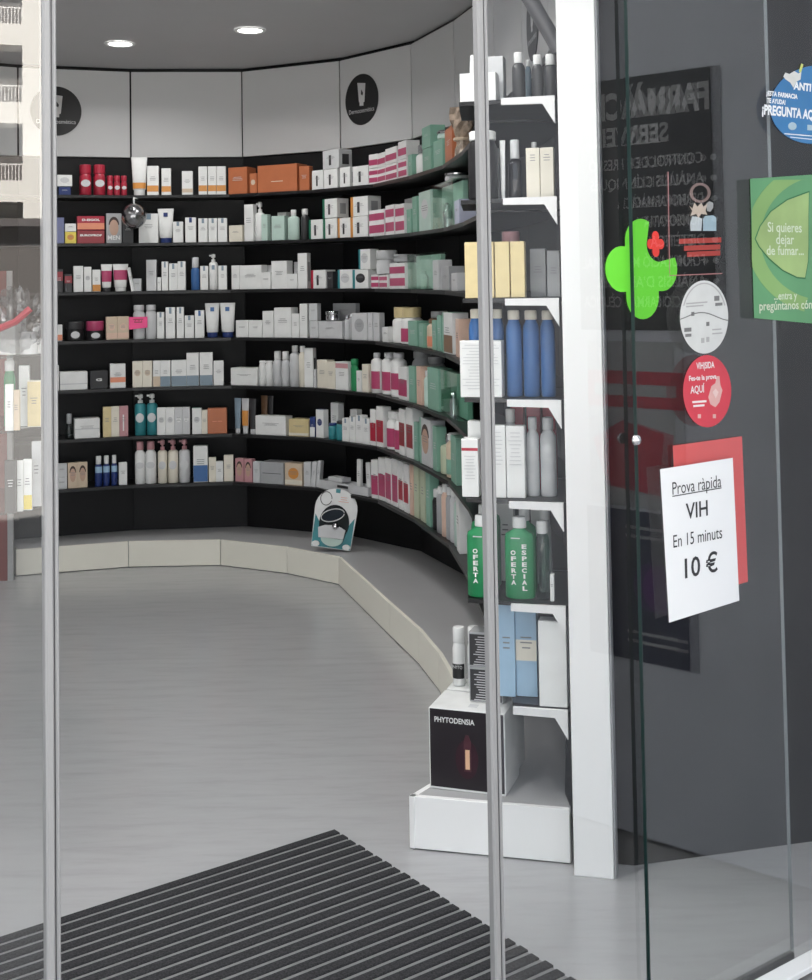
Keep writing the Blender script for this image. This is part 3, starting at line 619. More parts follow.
def jar(r, w, h, d, c, o):
    R = w / 2; lh = o.get('lh', .38) * h
    obj('jar_body', rings([(R * .86, R * .86, 0), (R * .96, R * .96, .003), (R * .98, R * .98, (h - lh) * .6), (R * .9, R * .9, h - lh)], 28, cy=R), P(c), r, True)
    obj('lid', rings([(R * .97, R * .97, h - lh + .0005), (R, R, h - lh + .003), (R, R, h - .004), (R * .93, R * .93, h)], 28, cy=R), P(o.get('cap', c)), r, True)
    if 'label' in o: obj('label_patch', plate(ellipse(0, (h - lh) * .5, R * .5, (h - lh) * .3, 16), -.001, R * .25), P(o['label']), r)
def clearbox(r, w, h, d, c, o):
    m = M_CLRG if c == 'MG' else M_CLR
    obj('clear_shell', box(-w / 2, w / 2, 0, d, 0, h, .0015), m, r)
    obj('tray', box(-w / 2 + .004, w / 2 - .004, d * .6, d - .004, .002, h * .96, .002), P(o.get('tray', 'PG')), r)
    obj('contents', rings([(.016, .016, .002), (.02, .02, h * .35), (.012, .012, h * .42), (.014, .014, h * .5), (.006, .006, h * .55)], 16, cy=d * .3), P(o.get('inside', 'SV')), r, True)
KIND = {'box': (carton, 'carton', 'box'), 'bot': (bottle, 'bottle', 'bottle'), 'pump': (pump, 'pump_bottle', 'bottle'), 'tube': (tubep, 'cosmetic_tube', 'tube'), 'jar': (jar, 'cream_jar', 'jar'), 'can': (bottle, 'spray_can', 'spray can'), 'clr': (clearbox, 'clear_gift_box', 'box')}
def describe(kind, c, h, w, o):
    if 'desc' in o: return o['desc']
    noun = {'box': 'carton', 'bot': 'bottle', 'pump': 'pump bottle', 'tube': 'tube', 'jar': 'jar', 'can': 'spray can', 'clr': 'clear gift box'}[kind]
    size = 'tall ' if h > .165 and kind != 'pump' else ('flat ' if kind == 'box' and w > h * 1.45 and h < .1 else ('small ' if h < .10 else ''))
    ex = ''
    if 'band' in o: ex = ' with %s band' % PN(o['band'][0])
    elif 'tab' in o: ex = ' with blue tab'
    elif 'spine' in o: ex = ' with %s side' % PN(o['spine'])
    elif 'stripe' in o: ex = ' with dark stripe'
    elif 'ovl' in o: ex = ' with %s oval label' % PN(o['ovl'])
    elif 'label' in o and kind in ('bot', 'can'): ex = ' with %s label' % PN(o['label'][0])
    elif 'cap' in o: ex = ' with %s %s' % (PN(o['cap']), 'lid' if kind == 'jar' else 'top' if kind == 'pump' else 'cap')
    elif 'oval' in o: ex = ' with %s oval mark' % PN(o['oval'])
    col = PN(c) if kind != 'clr' else ('green-tinted' if c == 'MG' else 'colourless')
    return (size + col + ' ' + noun + ex).strip()
def make(kind, w, h, d, c, o, loc, rz, where, px):
    fn, nm, cat = KIND[kind]
    r = empty(nm, loc, rz); fn(r, w, h, d, c, o)
    if 'tilt' in o: r.rotation_euler = (0, math.radians(o['tilt']), rz)
    REG.append((r, describe(kind, c, h, w, o), where, px, cat)); return r
LINES = {}
def shelf_line(k):
    if k in LINES: return LINES[k]
    ins = offset([tuple(p) for p in FR], [-.018] * len(FR)); out = []
    for i in range(len(ins) - 1):
        a, b = ins[i], ins[i + 1]; n = max(2, int((b - a).length / .004)); t = (b - a).normalized()
        for j in range(n):
            f = j / n; p = a + (b - a) * f; z = ZL[k] + DZ[i] + (DZ[i + 1] - DZ[i]) * f
            out.append((proj((p.x, p.y, z))[0], p.x, p.y, z, t, i))
    LINES[k] = out; return out
def at_px(k, px):
    L = shelf_line(k); best = None
    for e in L:
        if e[0] >= px: return e
    return L[-1]
SMOOTH = {}
def put(k, x0, x1, hpx, kind, c, o=None):
    o = o or {}
    a, b = at_px(k, x0), at_px(k, x1)
    pa, pb = Vector(a[1:3]), Vector(b[1:3]); w = (pb - pa).length * .985; mid = (pa + pb) / 2; t = (pb - pa).normalized(); z = (a[3] + b[3]) / 2 + .0012
    n = Vector((-t.y, t.x)); dep = mid.y; h = hpx * dep / F
    if kind in ('bot', 'pump', 'can', 'jar', 'tube'): w = min(w * 1.02, .11)
    run = (x0 + x1) / 2 > 395
    if run and kind == 'box': w *= .84
    d = o.get('d', min(max(.65 * w, .035), .07 if run else .11) if kind in ('box', 'clr') else w)
    up_ = o.get('up', 0) * dep / F
    bk = o.get('back', 0)
    mid = mid + n * (bk + random.uniform(0, .004))
    zone = 'back wall' if (x0 + x1) / 2 < 243 else ('curved corner' if (x0 + x1) / 2 < 368 else 'right-hand run')
    return make(kind, w, h - .001, d, c, o, (mid.x, mid.y, z + up_), math.atan2(t.y, t.x), (NAMES[k], zone), (x0 + x1) / 2)
O = lambda **k: k
TAB = O(tab='SB'); OB_ = O(band=('AM', .12, .33)); ST = O(stripe='DK', win='G'); MGB = O(band=('M', .12, .42), band2=('M', .6, .86), plain=1)
ROWS = [
 [ (58,70.5,8,'box','N',O(desc='navy carton under a white one')), (57,72,11.5,'box','W',O(up=8.6,oval='LG',plain=1,desc='white carton with oval print on a navy carton')),
   (79.5,91.5,31,'can','R',O(ovl='LG',cap='R',ch=.3,cr=.485)), (93.5,105.5,31,'can','R',O(ovl='LG',cap='R',ch=.3,cr=.485)),
   (107,113,20,'can','R',O(ovl='LG',cap='R',ch=.3,cr=.485)), (113.8,120,20,'can','R',O(ovl='LG',cap='R',ch=.3,cr=.485)), (121,127,20,'can','R',O(ovl='LG',cap='R',ch=.3,cr=.485)),
   (130.5,147,39,'tube','W',O(band=('AM',.04,.22),cap='W')), (147,158.2,29.5,'box','W',OB_), (161,171,27,'box','W',OB_), (181.3,192.5,24,'box','W',O(band=('BE',.1,.26),desc='small white carton with beige square')),
   (198.5,207.2,28.5,'box','W',OB_), (207.4,216,28.5,'box','W',OB_), (216.2,225.5,28.5,'box','W',OB_),
   (228,246.5,27,'box','O',O(d=.1,desc='square orange carton')), (249,256.5,20,'box','O',O(oval='BE',desc='small orange carton with pale round mark')), (256.8,297,27.5,'box','O',O(d=.11,txt=('———',.40,.3,'C'),desc='wide orange carton')), (298.5,308.5,24.5,'box','O',O(desc='narrow orange carton')),
   (311,322.5,19.5,'box','W',ST), (323.5,337,19.5,'box','W',ST), (322.5,339,19,'box','LG',O(up=19.8,stripe='DK',win='DK',desc='grey-white carton stacked on others with dark stripe')), (339.5,349.5,20,'box','W',ST), (352,368,20,'box','W',ST),
   (368.5,377,16,'box','W',MGB), (368.5,377,14,'box','W',O(up=16.4,band=('M',.2,.6),plain=1,desc='upper white carton with magenta band')), (377.5,385,16,'box','W',MGB), (377.5,385,14,'box','W',O(up=16.4,band=('M',.2,.6),plain=1,desc='upper white carton with magenta band')),
   (385.5,396.5,17,'box','W',MGB), (385.5,396.5,16,'box','W',O(up=17.4,band=('M',.2,.6),plain=1,desc='upper white carton with magenta band')), (397,407,19,'box','W',MGB), (397,407,18,'box','W',O(up=19.4,band=('M',.2,.6),plain=1,desc='upper white carton with magenta band')),
   (407.5,412,22,'box','MG',{}), (412.5,420,30,'bot','W',O(cap='SV',ch=.3)), (421,431,23,'box','MG',{}), (421,431,22,'box','MG',O(up=23.4,desc='mint green carton stacked on another')), (432,443,28,'box','MG',{}), (433,442,9,'jar','PG',O(up=28.4,cap='SV',desc='pale green jar with silver lid on mint carton')), (444.5,453,36,'box','O',O(desc='tall orange carton at the shelf end')) ],
 [ (56.5,64,26,'box','BV',O(desc='violet blue carton beside the left post')), (65,76,11.5,'box','Y',O(oval='AM',desc='small yellow carton')), (65,76,8,'box','W',O(up=11.9,desc='small white carton on the yellow one')),
   (77,104.5,13,'box','DR',O(txt=('EUROPROF',.62,.8,'W'),desc='flat dark red carton')), (77,104.5,14,'box','R',O(up=13.4,band=('CO',.05,.5),txt=('D-EIGOL',.72,.66,'W'),desc='flat red carton with white lettering on top')),
   (106,121.5,30,'box','G',O(face=1,txt=('MEN',.18,.8,'W'),desc='grey carton with a face picture')), (122.5,133,26,'box','DK',O(desc='charcoal carton behind the metal ball')),
   (138.5,158,29.5,'box','W',O(tab='SB')), (157.5,173,34.5,'tube','W',O(cap='N',tab='N')), (172.5,183,21,'box','W',TAB), (185,196,25,'box','W',O(tab='N')), (198.3,207.6,24,'box','W',TAB), (207.8,217,24,'box','W',TAB), (217.2,226.8,24,'box','W',TAB), (228.6,242,16.5,'box','C',{}),
   (243.8,252.6,37,'box','W',{}), (253,261,39.5,'pump','W',O(ph=.27)), (261.3,267,26.5,'box','PG',{}), (269,278,29,'box','W',O(back=.085,desc='white carton behind a pale green one')), (271,283.5,24.5,'box','PG',{}), (285.5,296.5,30.5,'bot','PG',O(cap='W',ch=.2,cr=.22,flat=.6)), (299.5,306,31,'bot','DK',O(cap='W',ch=.2,cr=.38)),
   (309,322.5,19.5,'box','W',O(stripe='DK',spine='DG')), (323,336.5,20,'box','W',O(stripe='DK',spine='DG')), (322.5,337,19.5,'box','W',O(up=20.4,stripe='DK',spine='DG',win='G',desc='upper white carton with dark green side')), (337.5,350,20,'box','W',O(stripe='DK',spine='AM')), (350.5,367.5,20.5,'box','W',O(stripe='DK',spine='AM')), (350.5,367.5,20,'box','W',O(up=20.9,stripe='DK',spine='AM',win='G',desc='upper white carton with amber side')),
   (368.5,384,26.5,'box','W',MGB), (385.5,394,30,'box','W',MGB), (386,398,37,'box','LG',O(back=.1,desc='light grey carton behind magenta-banded ones')), (394.5,405,30,'box','W',MGB), (405.5,411,24,'box','MG',{}), (411.5,417,36,'box','MG',{}), (417.5,431.5,40,'box','PG',O(oval='LG')), (432,453,46,'clr','MG',O(inside='SV')), (441,449,9,'jar','LG',O(up=46.6,cap='SV',desc='silver-lidded jar on the green clear box')), (454,459.5,25,'box','LV',{}) ],
 [ (56,62.5,23,'box','DK',O(band=('DR',.5,.9),desc='charcoal carton with red mark')), (64,71.5,18,'box','DK',O(band=('DR',.5,.9),desc='shorter charcoal carton with red mark')), (73.5,83.2,26,'box','W',{}), (83.6,91.3,25,'box','W',O(oval='LG')), (91.8,100.2,22,'box','W',O(band=('AM',.02,.32))),
   (101,112.5,27.5,'tube','W',O(band=('M',.25,.72),cap='DK')), (112.8,128.5,27.5,'tube','W',O(band=('M',.32,.74),cap='W')), (132,140.5,12.5,'box','LG',{}), (131.2,134.4,24,'box','W',O(tilt=-10,d=.03,back=-.02,desc='slim white carton leaning sideways')),
   (146,156.2,31,'box','LG',{}), (157,160.3,13.5,'box','W',{}), (161,168,29,'box','W',TAB), (168.3,177.2,27,'box','W',TAB), (177.5,185.4,29,'box','W',TAB), (190.5,199,33,'bot','B',O(cap='LG',ch=.32,cr=.40)), (200,207.8,24,'box','W',TAB), (208.5,217,36,'pump','W',O(tab='SB',ph=.22)), (218,227,24,'box','W',TAB),
   (231,238.6,24,'box','W',{}), (238.8,261,24,'box','W',O(d=.06)), (261.3,270.3,17,'box','W',{}), (260,268,24,'box','LG',O(back=.07,desc='light grey carton in the second row')), (270.6,286.2,28,'box','W',{}), (286.5,297,15,'box','W',{}), (287,294,27,'box','LG',O(back=.07,desc='light grey carton in the second row')), (297.3,307,35.5,'box','W',O(win='G')), (310.5,325.5,18.5,'box','W',O(stripe='DK',spine='R')), (326.5,332,17,'box','DK',{}),
   (337.5,352,19,'box','W',O(spine='T',oval='LG')), (352.3,368,19,'box','W',O(spine='T',oval='DK')), (358.5,370,20,'box','W',O(up=19.4,spine='T',oval='LG',desc='upper white carton with teal side')), (370.5,378,14,'box','W',MGB), (370.5,384,24,'jar','LG',O(up=14.4,cap='LG',desc='tall grey tin on magenta-banded cartons')), (378.5,386.5,14,'box','W',MGB), (388,406.5,26,'box','W',MGB), (390,399,8,'jar','G',O(up=26.6,desc='grey jar on a magenta-banded carton')),
   (407,431.5,36,'clr','MG',O(inside='PG')), (432,439,30,'box','LG',{}), (440,449,24,'box','G',{}), (450,457,18,'box','LG',{}) ],
 [ (55.5,62.5,16.5,'box','W',O(band=('CO',.05,.4),plain=1)), (66,84,19,'jar','K',O(cap='DK',label='LG')), (86,104,19,'jar','K',O(cap='M',lh=.5,label='LG')), (105.8,117,23,'box','BE',O(band=('PE',.05,.3),oval='PE',desc='shiny beige and peach carton')), (117.3,128.4,23,'box','BE',O(band=('PE',.05,.3),oval='PE',desc='shiny beige and peach carton')),
   (132.5,144.3,34,'bot','LG',O(cap='LG',ch=.17,cr=.44,flat=.6)), (144.6,156,34,'bot','LG',O(cap='LG',ch=.17,cr=.44,flat=.6)), (156.6,164.2,26.5,'box','W',TAB), (165.6,175,31,'box','W',TAB), (176.2,184,31,'box','W',TAB), (184.3,194,22.5,'box','W',TAB), (194.3,204,27.5,'box','W',O(tab='B')),
   (204.5,219.5,34.5,'tube','W',O(cap='N',ch=.15,tab='B')), (219.6,234.8,34.5,'tube','W',O(cap='N',ch=.15,tab='B')), (235,248,17,'box','W',{}), (248.3,261.6,17,'box','W',{}), (262,273.5,26.5,'box','W',{}), (273.8,291,30,'box','W',{}), (291.3,299,24,'box','W',{}), (299.3,307.2,34,'box','W',{}),
   (308.5,317.5,17,'box','LG',{}), (308.5,317.5,17,'box','LG',O(up=17.3,desc='light grey carton stacked on its twin')), (318,341.5,17.5,'box','LG',O(d=.1)), (319,341.5,17,'box','G',O(up=17.8,back=.095,d=.03,desc='wide grey carton on the second tier')), (324,333,9.5,'jar','SV',O(up=17.9,back=-.01,cap='SV',d=.05,desc='silver jar in front of the upper grey carton')), (343,347,24,'bot','LG',O(cap='SV')), (347.5,350.8,26,'bot','G',O(cap='SV')), (351.3,367,27,'box','LG',O(oval='G')), (367.5,372,28,'box','LG',{}), (372.5,379,28,'box','LG',{}),
   (382,388,15,'box','W',{}), (384.5,389,28,'bot','C',O(cap='GD',ch=.25,back=.09)), (389.5,396,36,'bot','W',O(cap='GD',ch=.3)), (397,405.5,37,'bot','W',O(cap='GD',ch=.28,label=('M',.1,.6))), (407,414,34,'bot','G',O(cap='LG',back=.10,ch=.2)), (406.5,417.5,25,'box','MG',{}), (418,423,24,'box','MG',{}), (423.5,430.5,30,'bot','BE',O(cap='BR',label=('CO',.1,.5))), (431,436,30,'box','MG',{}), (436.5,441,36,'box','MG',{}), (441.5,453.5,41,'box','W',O(band=('BR',.03,.45),top='MG',spine='MG')), (455,459,38,'box','PE',{}) ],
 [ (54.5,58.6,25,'box','W',{}), (59.2,87.5,18,'box','W',O(band=('LG',.30,.36),plain=1)), (89.5,107.5,18,'box','K',O(txt=('G',.5,.34,'W'),desc='black carton with white letter G')), (110,125.4,24,'box','W',O(band=('CO',.24,.45))),
   (132,142.2,26,'box','C',O(oval='BE')), (142.4,152,26,'box','C',O(oval='BE')), (152.3,160,26,'box','W',O(band=('BE',.01,.40))), (160.3,170.3,26,'box','W',O(band=('SB',.01,.40))), (171.2,186,26,'box','W',O(band=('SB',.01,.40))), (186.3,199,33,'box','W',O(band=('SB',.01,.32))), (199.2,212.3,33,'box','W',O(band=('SB',.01,.32))), (213.5,223.5,24.5,'box','W',O(win='G')),
   (230,257,17.5,'box','W',O(d=.1)), (257.5,263.3,25,'bot','W',O(cap='W',ch=.1,cr=.45)), (263.6,270,25,'bot','W',O(cap='W',ch=.1,cr=.45)), (270.5,279,35,'bot','LG',O(cap='W',ch=.24,cr=.36)), (279.3,287,35,'bot','LG',O(cap='W',ch=.24,cr=.36)), (287.5,297,41,'bot','LG',O(cap='W',ch=.15,cr=.28)), (297.3,303.8,41,'bot','C',O(cap='W',ch=.15,cr=.36)), (304,312.8,39,'box','W',O(win='DK')), (313,316,18,'box','LG',{}), (316.2,326.2,28,'box','C',{}), (326.4,335,27,'box','C',{}), (335.3,348,28,'box','W',O(band=('PK',.78,.95))), (349,355.5,32,'bot','GN',O(cap='GN',ch=.2,flat=.6)), (355.8,361,21,'box','W',O(top='GN')), (361.3,368,28,'box','C',{}),
   (368.5,377.5,40,'bot','W',O(cap='LG',ch=.12,cr=.25,flat=.7,label=('M',.12,.62))), (378,386.5,42,'bot','W',O(cap='LG',ch=.12,cr=.25,flat=.7,label=('M',.12,.62))), (387,396.5,44,'bot','W',O(cap='LG',ch=.12,cr=.25,flat=.7,label=('M',.2,.62))), (392,399,46,'bot','LG',O(back=.09,cap='G')), (397.5,407.5,33,'box','W',O(band=('M',.12,.62))), (404,411,44,'bot','LG',O(back=.1,cap='G')), (408,415.5,36,'box','MG',{}), (416,421.5,38,'box','PE',{}), (422,426,36,'bot','PG',O(cap='W')), (426.5,440,42,'box','MG',{}), (440.5,457,46,'clr','MG',O(inside='SV',tray='MG')) ],
 [ (65,73,25,'bot','G',O(mat=1,cap='G',cr=.3,ch=.4,desc='clear glass brush holder beside the left post')), (74,100,19.5,'box','W',O(band=('LG',.45,.5),d=.1)), (102.5,111,30,'box','GD',O(desc='matt gold carton')), (111.3,119,30,'box','C',{}), (119.4,128,30,'box','PK',O(stripe='W')),
   (134,145,41,'pump','T',O(ovl='LG',ph=.22)), (145.5,156.6,41,'pump','T',O(ovl='LG',ph=.22)), (157,165.4,27,'box','W',O(oval='LG')), (165.7,174,27,'box','W',O(oval='LG')), (174.4,182,27,'box','LG',O(oval='W')), (182.2,190,27,'box','LG',O(oval='W')), (191.8,201,26,'box','W',O(oval='LG',top='DG')), (201.3,207,23.5,'box','C',{}), (207.3,227,25,'box','O',O(txt=('— —',.5,.5,'CO'),desc='orange carton on a lower shelf')),
   (233.5,240,35,'tube','SB',O(cap='LG')), (240.3,247.8,35,'tube','LG',O(cap='LG',band=('AM',.1,.6))), (248,255,35,'tube','DK',O(cap='LG')), (251,258,37,'tube','BR',O(cap='G',back=.085)), (258.5,264,37,'tube','DK',O(cap='G',back=.085,desc='charcoal tube behind the flat white carton')), (255.5,286.5,19,'box','W',O(d=.07,back=-.006)), (288,308.5,17,'box','GD',O(band=('C',.05,.2),desc='wide shiny gold carton')), (309.5,314.5,20,'box','N',O(band=('W',.02,.5))), (315.5,323,28,'box','W',O(top='N',oval='N')), (323.5,331,35,'box','W',O(back=.05)), (327,332.8,16,'bot','T',O(cap='N',back=-.006)), (333.2,341,19,'bot','T',O(cap='DK')),
   (341.5,348.5,23,'box','W',TAB), (342,349,31,'box','W',O(back=.05)), (349,355,26,'box','W',TAB), (355.5,362,28,'box','W',TAB), (362.5,369,26,'box','W',TAB), (370,375.5,36,'box','W',O(band=('R',.12,.62))), (376,383,40,'box','W',O(band=('R',.12,.66))), (383.5,391,38,'bot','W',O(cap='W',label=('M',.1,.7),ch=.2)), (391.5,398,40,'bot','W',O(cap='W',label=('M',.1,.7),ch=.2)), (384,400,50,'jar','LG',O(back=.1,desc='large light grey jar behind magenta-labelled bottles')), (398.5,405,46,'box','W',O(band=('DR',.2,.7))), (405.5,413,50,'box','W',O(band=('DR',.2,.66))), (413.5,418,38,'box','MG',{}), (418.5,431.5,46,'box','LG',O(face=1,spine='MG',desc='light grey and green carton with face picture')), (432,437,44,'box','MG',{}), (437.5,443,40,'bot','OB',O(cap='SV',ch=.25,cr=.25)), (443.5,450,44,'bot','BE',O(cap='W',label=('MG',.1,.5))), (450.5,457,46,'box','MG',{}) ],
 [ (56,66.5,11.5,'box','LG',{}), (56,66.8,13,'box','LG',O(up=11.8,desc='light grey carton on its twin by the left post')), (67.5,77.3,25,'box','BE',O(face=1,desc='beige carton with a face picture')), (77.5,87.6,25,'box','BE',O(face=1,desc='beige carton with a face picture')),
   (95,102,30,'bot','N',O(cap='W',ch=.27,cr=.36,label=('LB',.62,.9))), (103,109.6,30,'bot','N',O(cap='W',ch=.27,cr=.36,label=('LB',.62,.9))), (111,117.6,30,'bot','N',O(cap='W',ch=.27,cr=.36,label=('LB',.62,.9))), (119,127.2,22,'box','W',{}),
   (134.5,144.3,42,'bot','W',O(cap='PK',ch=.2,cr=.34,ovl='LG',flat=.7)), (144.6,155.8,42,'bot','W',O(cap='PK',ch=.2,cr=.34,ovl='LG',flat=.7)), (156.8,167,43,'pump','C',O(cap='PK',ovl='LG',ph=.24)), (167.5,178,43,'pump','C',O(cap='PK',ovl='LG',ph=.24)), (178.5,189.5,43,'pump','LG',O(cap='PK',ovl='LG',ph=.24)),
   (193,208,36,'box','W',O(band=('B',.02,.47))), (208.4,216,24,'box','C',{}), (215.5,223,20,'box','W',O(back=-.006)), (223.5,233,26,'box','C',{}), (235,243.6,23,'box','PK',O(face=1,desc='pinkish carton with a face picture')), (243.8,252,23,'box','PK',O(face=1,desc='pinkish carton with a face picture')), (252.3,258.8,21,'box','LG',{}), (260,283,21.5,'box','G',O(d=.1,txt=('—————',.5,.8,'DK'),desc='wide grey carton with a dark line')), (284.5,302,22,'box','BE',O(oval='AM',band=('C',.05,.25),desc='beige carton with oval mark')), (303,310,24,'box','LG',{}), (310.4,314.6,25,'box','LG',O(tilt=5)), (315,318.6,26,'box','LG',O(tilt=5)),
   (371,377.5,38,'box','W',O(band=('M',.10,.6))), (378,385,42,'box','W',O(band=('M',.10,.62))), (385.5,391,45,'box','W',O(band=('M',.10,.66))), (391.5,397,47,'box','W',O(band=('M',.10,.66))), (397.5,402.5,48,'box','W',O(band=('R',.2,.6))), (403,408.5,48,'box','W',O(band=('R',.2,.6))), (409,412.5,50,'box','PE',{}), (413,419,52,'box','OB',{}), (419.5,425,54,'box','OB',{}), (425.5,430.5,56,'box','MG',{}), (414,424,55,'box','G',O(back=.1,desc='grey carton behind the pale olive ones')),
   (431,434.5,40,'bot','K',O(cap='W',ch=.2)), (435,439.5,46,'bot','G',O(cap='W',ch=.16,cr=.28,flat=.6)), (440,444,52,'bot','PE',O(cap='W',ch=.16,cr=.28,flat=.6)), (444.3,448,52,'bot','G',O(cap='W',ch=.16,cr=.28,flat=.6)), (448.3,452,54,'bot','LG',O(cap='W',ch=.16,cr=.28,flat=.6)), (452.3,456,54,'bot','PG',O(cap='W',ch=.16,cr=.28,flat=.6)), (456.3,459.5,56,'box','W',{}) ] ]
for k, row in enumerate(ROWS):
    for it in row:
        o = dict(it[5])
        if o.get('mat') == 1: o['mat'] = M_CLR
        put(k, it[0], it[1], it[2], it[3], it[4], o)
# ------------------------------------------------------------------ products on the near shelf ends, facing the entrance
NA, NT = Vector((.150, 3.395)), Vector((.972, -.235)).normalized(); NN = Vector((-NT.y, NT.x))
def near(k, x0, x1, hpx, kind, c, o=None, bk=0, z=None):
    o = o or {}; A = NA + NN * bk; zb = (ZL[k] - .036 if z is None else z) + .0012
    u0, _ = on_plane(x0, 500, A, NT); u1, _ = on_plane(x1, 500, A, NT)
    yy = proj((A.x + NT.x * u0, A.y + NT.y * u0, zb))[1]
    u0, _ = on_plane(x0, yy - hpx / 2, A, NT); u1, _ = on_plane(x1, yy - hpx / 2, A, NT)
    p = A + NT * (u0 + u1) / 2; w = (u1 - u0) * .985; h = hpx * p.y / F
    d = o.get('d', min(max(.7 * w, .03), .09) if kind == 'box' else w)
    return make(kind, w, h, d, c, o, (p.x, p.y, zb), math.atan2(NT.y, NT.x) + o.get('rz', 0), (NAMES[k] if z is None else o['where'], 'white upright end'), (x0 + x1) / 2)
near(0, 459.5, 496, 29, 'box', 'W', O(plain=1, d=.06, desc='square plain white carton')); near(0, 484, 503.5, 49, 'box', 'LG', O(d=.05), .075)
near(0, 511, 524.5, 50, 'bot', 'DK', O(cap='W', ch=.22, cr=.36), .03); near(0, 524.8, 531, 44, 'bot', 'SB', O(cap='W', ch=.15, cr=.4), .08); near(0, 531.3, 542.5, 46, 'bot', 'DK', O(cap='W', ch=.22, cr=.38), .02); near(0, 543, 556.5, 46, 'bot', 'DK', O(cap='W', ch=.24, cr=.38), .02); near(0, 468, 473, 52, 'box', 'W', O(d=.03, tilt=3, desc='slim white card pack standing behind the square carton'), .09)
near(1, 465.5, 495.5, 70, 'bot', 'K', O(cap='W', ch=.14, cr=.46, desc='wide black bottle with white cap'), .0); near(1, 490.5, 499.5, 53, 'box', 'LG', {}, .095); near(1, 499.8, 505.5, 60, 'tube', 'W', O(cap='W'), .05); near(1, 507, 521, 60, 'bot', 'BV', O(cap='LG', ch=.32, cr=.33, mat=glass_mat('blue_grey_plastic', (.30, .33, .44), .06)), .02); near(1, 526, 539.8, 50, 'box', 'C', O(tz=.85), .0); near(1, 540.2, 553.8, 50, 'box', 'C', O(tz=.85), .0); near(1, 530, 538, 58, 'bot', 'LG', O(cap='W', ch=.14, cr=.35), .07)
near(2, 464.5, 494, 56, 'box', 'GD', O(plain=1, desc='wide gold carton'), 0); near(2, 494.8, 509.6, 56, 'box', 'GD', O(plain=1, desc='narrow gold carton'), .0); near(2, 510.4, 524.8, 56, 'box', 'GD', O(plain=1, desc='narrow gold carton'), .0); near(2, 530, 546, 48, 'box', 'G', {}, .12); near(2, 547, 560, 46, 'box', 'G', {}, .08)
near(2, 501, 519, 66, 'jar', 'PK', O(cap='PK', desc='pink jar behind the gold cartons'), .10)
for i, (a, b) in enumerate(((468, 481.5), (490.5, 503.5), (505, 521), (522, 538.6), (539.6, 554.5))): near(3, a, b, 86, 'bot', 'B', O(cap='C', ch=.11, cr=.38), .055 if i < 2 else .02)
near(3, 459.8, 502, 56, 'box', 'W', O(d=.045, tz=.92, nl=15, tw=.9, desc='square white carton with fine print lines'), .0)
near(4, 461.5, 478.5, 57, 'box', 'W', O(band=('R', .80, .85), d=.05, nl=8, tz=.7, tw=.7), 0); near(4, 468, 486, 71, 'box', 'W', O(desc='tall white carton behind the one with red bar'), .065); near(4, 488, 505.8, 71, 'box', 'W', O(nl=9, tz=.9, tw=.8), .0); near(4, 506.3, 524.8, 71, 'box', 'W', O(nl=9, tz=.9, tw=.8), .0); near(4, 525.5, 538.5, 78, 'bot', 'LG', O(cap='LG', ch=.16, cr=.34), .03); near(4, 539.3, 555.5, 78, 'bot', 'LG', O(cap='LG', ch=.16, cr=.34), .03); near(4, 504, 516, 82, 'bot', 'LG', O(cap='W', ch=.16, cr=.4), .09)
for a, b in ((511, 524), (527, 541), (543, 556)): near(4, a, b, 88, 'box', 'R', O(plain=1, oval='PK', desc='red carton behind the pale bottles'), .15)
M_GRL = glass_mat('green_liquid', (.02, .34, .15), .06)
def gel(k, x0, x1, hpx, bk, words, full=True):
    r = near(k, x0, x1, hpx, 'bot', 'GN', O(cap='W', ch=.14, cr=.23, flat=.55, desc='green bottle lettered OFERTA ESPECIAL' if words else 'green bottle with white cap'), bk)
    if words:
        b = [c for c in r.children if c.name.startswith('bottle_body')][0]; ww = max(v.co.x for v in b.data.vertices); hh = max(v.co.z for v in b.data.vertices); ym = min(v.co.y for v in b.data.vertices)
        obj('clear_sleeve_mark', box(-ww * .5, ww * .1, ym - .0004, ym + .004, hh * .86, hh * .875), P('LG'), r)
        for i, ch in enumerate('OFERTA'): text('lettering', ch, -ww * .36, hh * (.66 - .085 * i), hh * .085, P('W'), r, y=ym - .0012, bold=.0006, width=ww * .33)
        for i, ch in enumerate('ESPECIAL'): text('lettering', ch, ww * .36, hh * (.75 - .085 * i), hh * .085, P('W'), r, y=ym - .0012, bold=.0006, width=ww * (.32 if ch != 'I' else .12))
gel(5, 465.5, 496, 80, .0, True); gel(5, 503.5, 534, 80, .0, True); gel(5, 470, 498, 84, .07, False); gel(5, 512, 536, 82, .065, False); gel(5, 476, 500, 86, .13, False)
near(5, 534.6, 549, 77, 'bot', 'MG', O(cap='W', ch=.16, cr=.40, mat=glass_mat('clear_green_bottle', (.45, .62, .55), .06)), .0); near(5, 537.5, 551, 84, 'bot', 'G', O(cap='W', ch=.16, cr=.36), .085)
near(5, 497, 514, 88, 'box', 'W', {}, .20); near(5, 531, 549, 88, 'box', 'W', {}, .18); near(5, 550, 554, 26, 'box', 'W', O(d=.02, desc='tiny white price card block'), -.006)
near(6, 538.5, 567, 83, 'box', 'W', O(plain=1, d=.05, desc='plain tall white carton'), -.03); near(6, 498, 515, 92, 'box', 'LB', {}, .03); near(6, 515.5, 537, 92, 'box', 'LB', O(band=('C', .38, .6)), .04); near(6, 503, 527, 70, 'box', 'B', O(back=0, desc='blue carton behind the light blue ones'), .11)
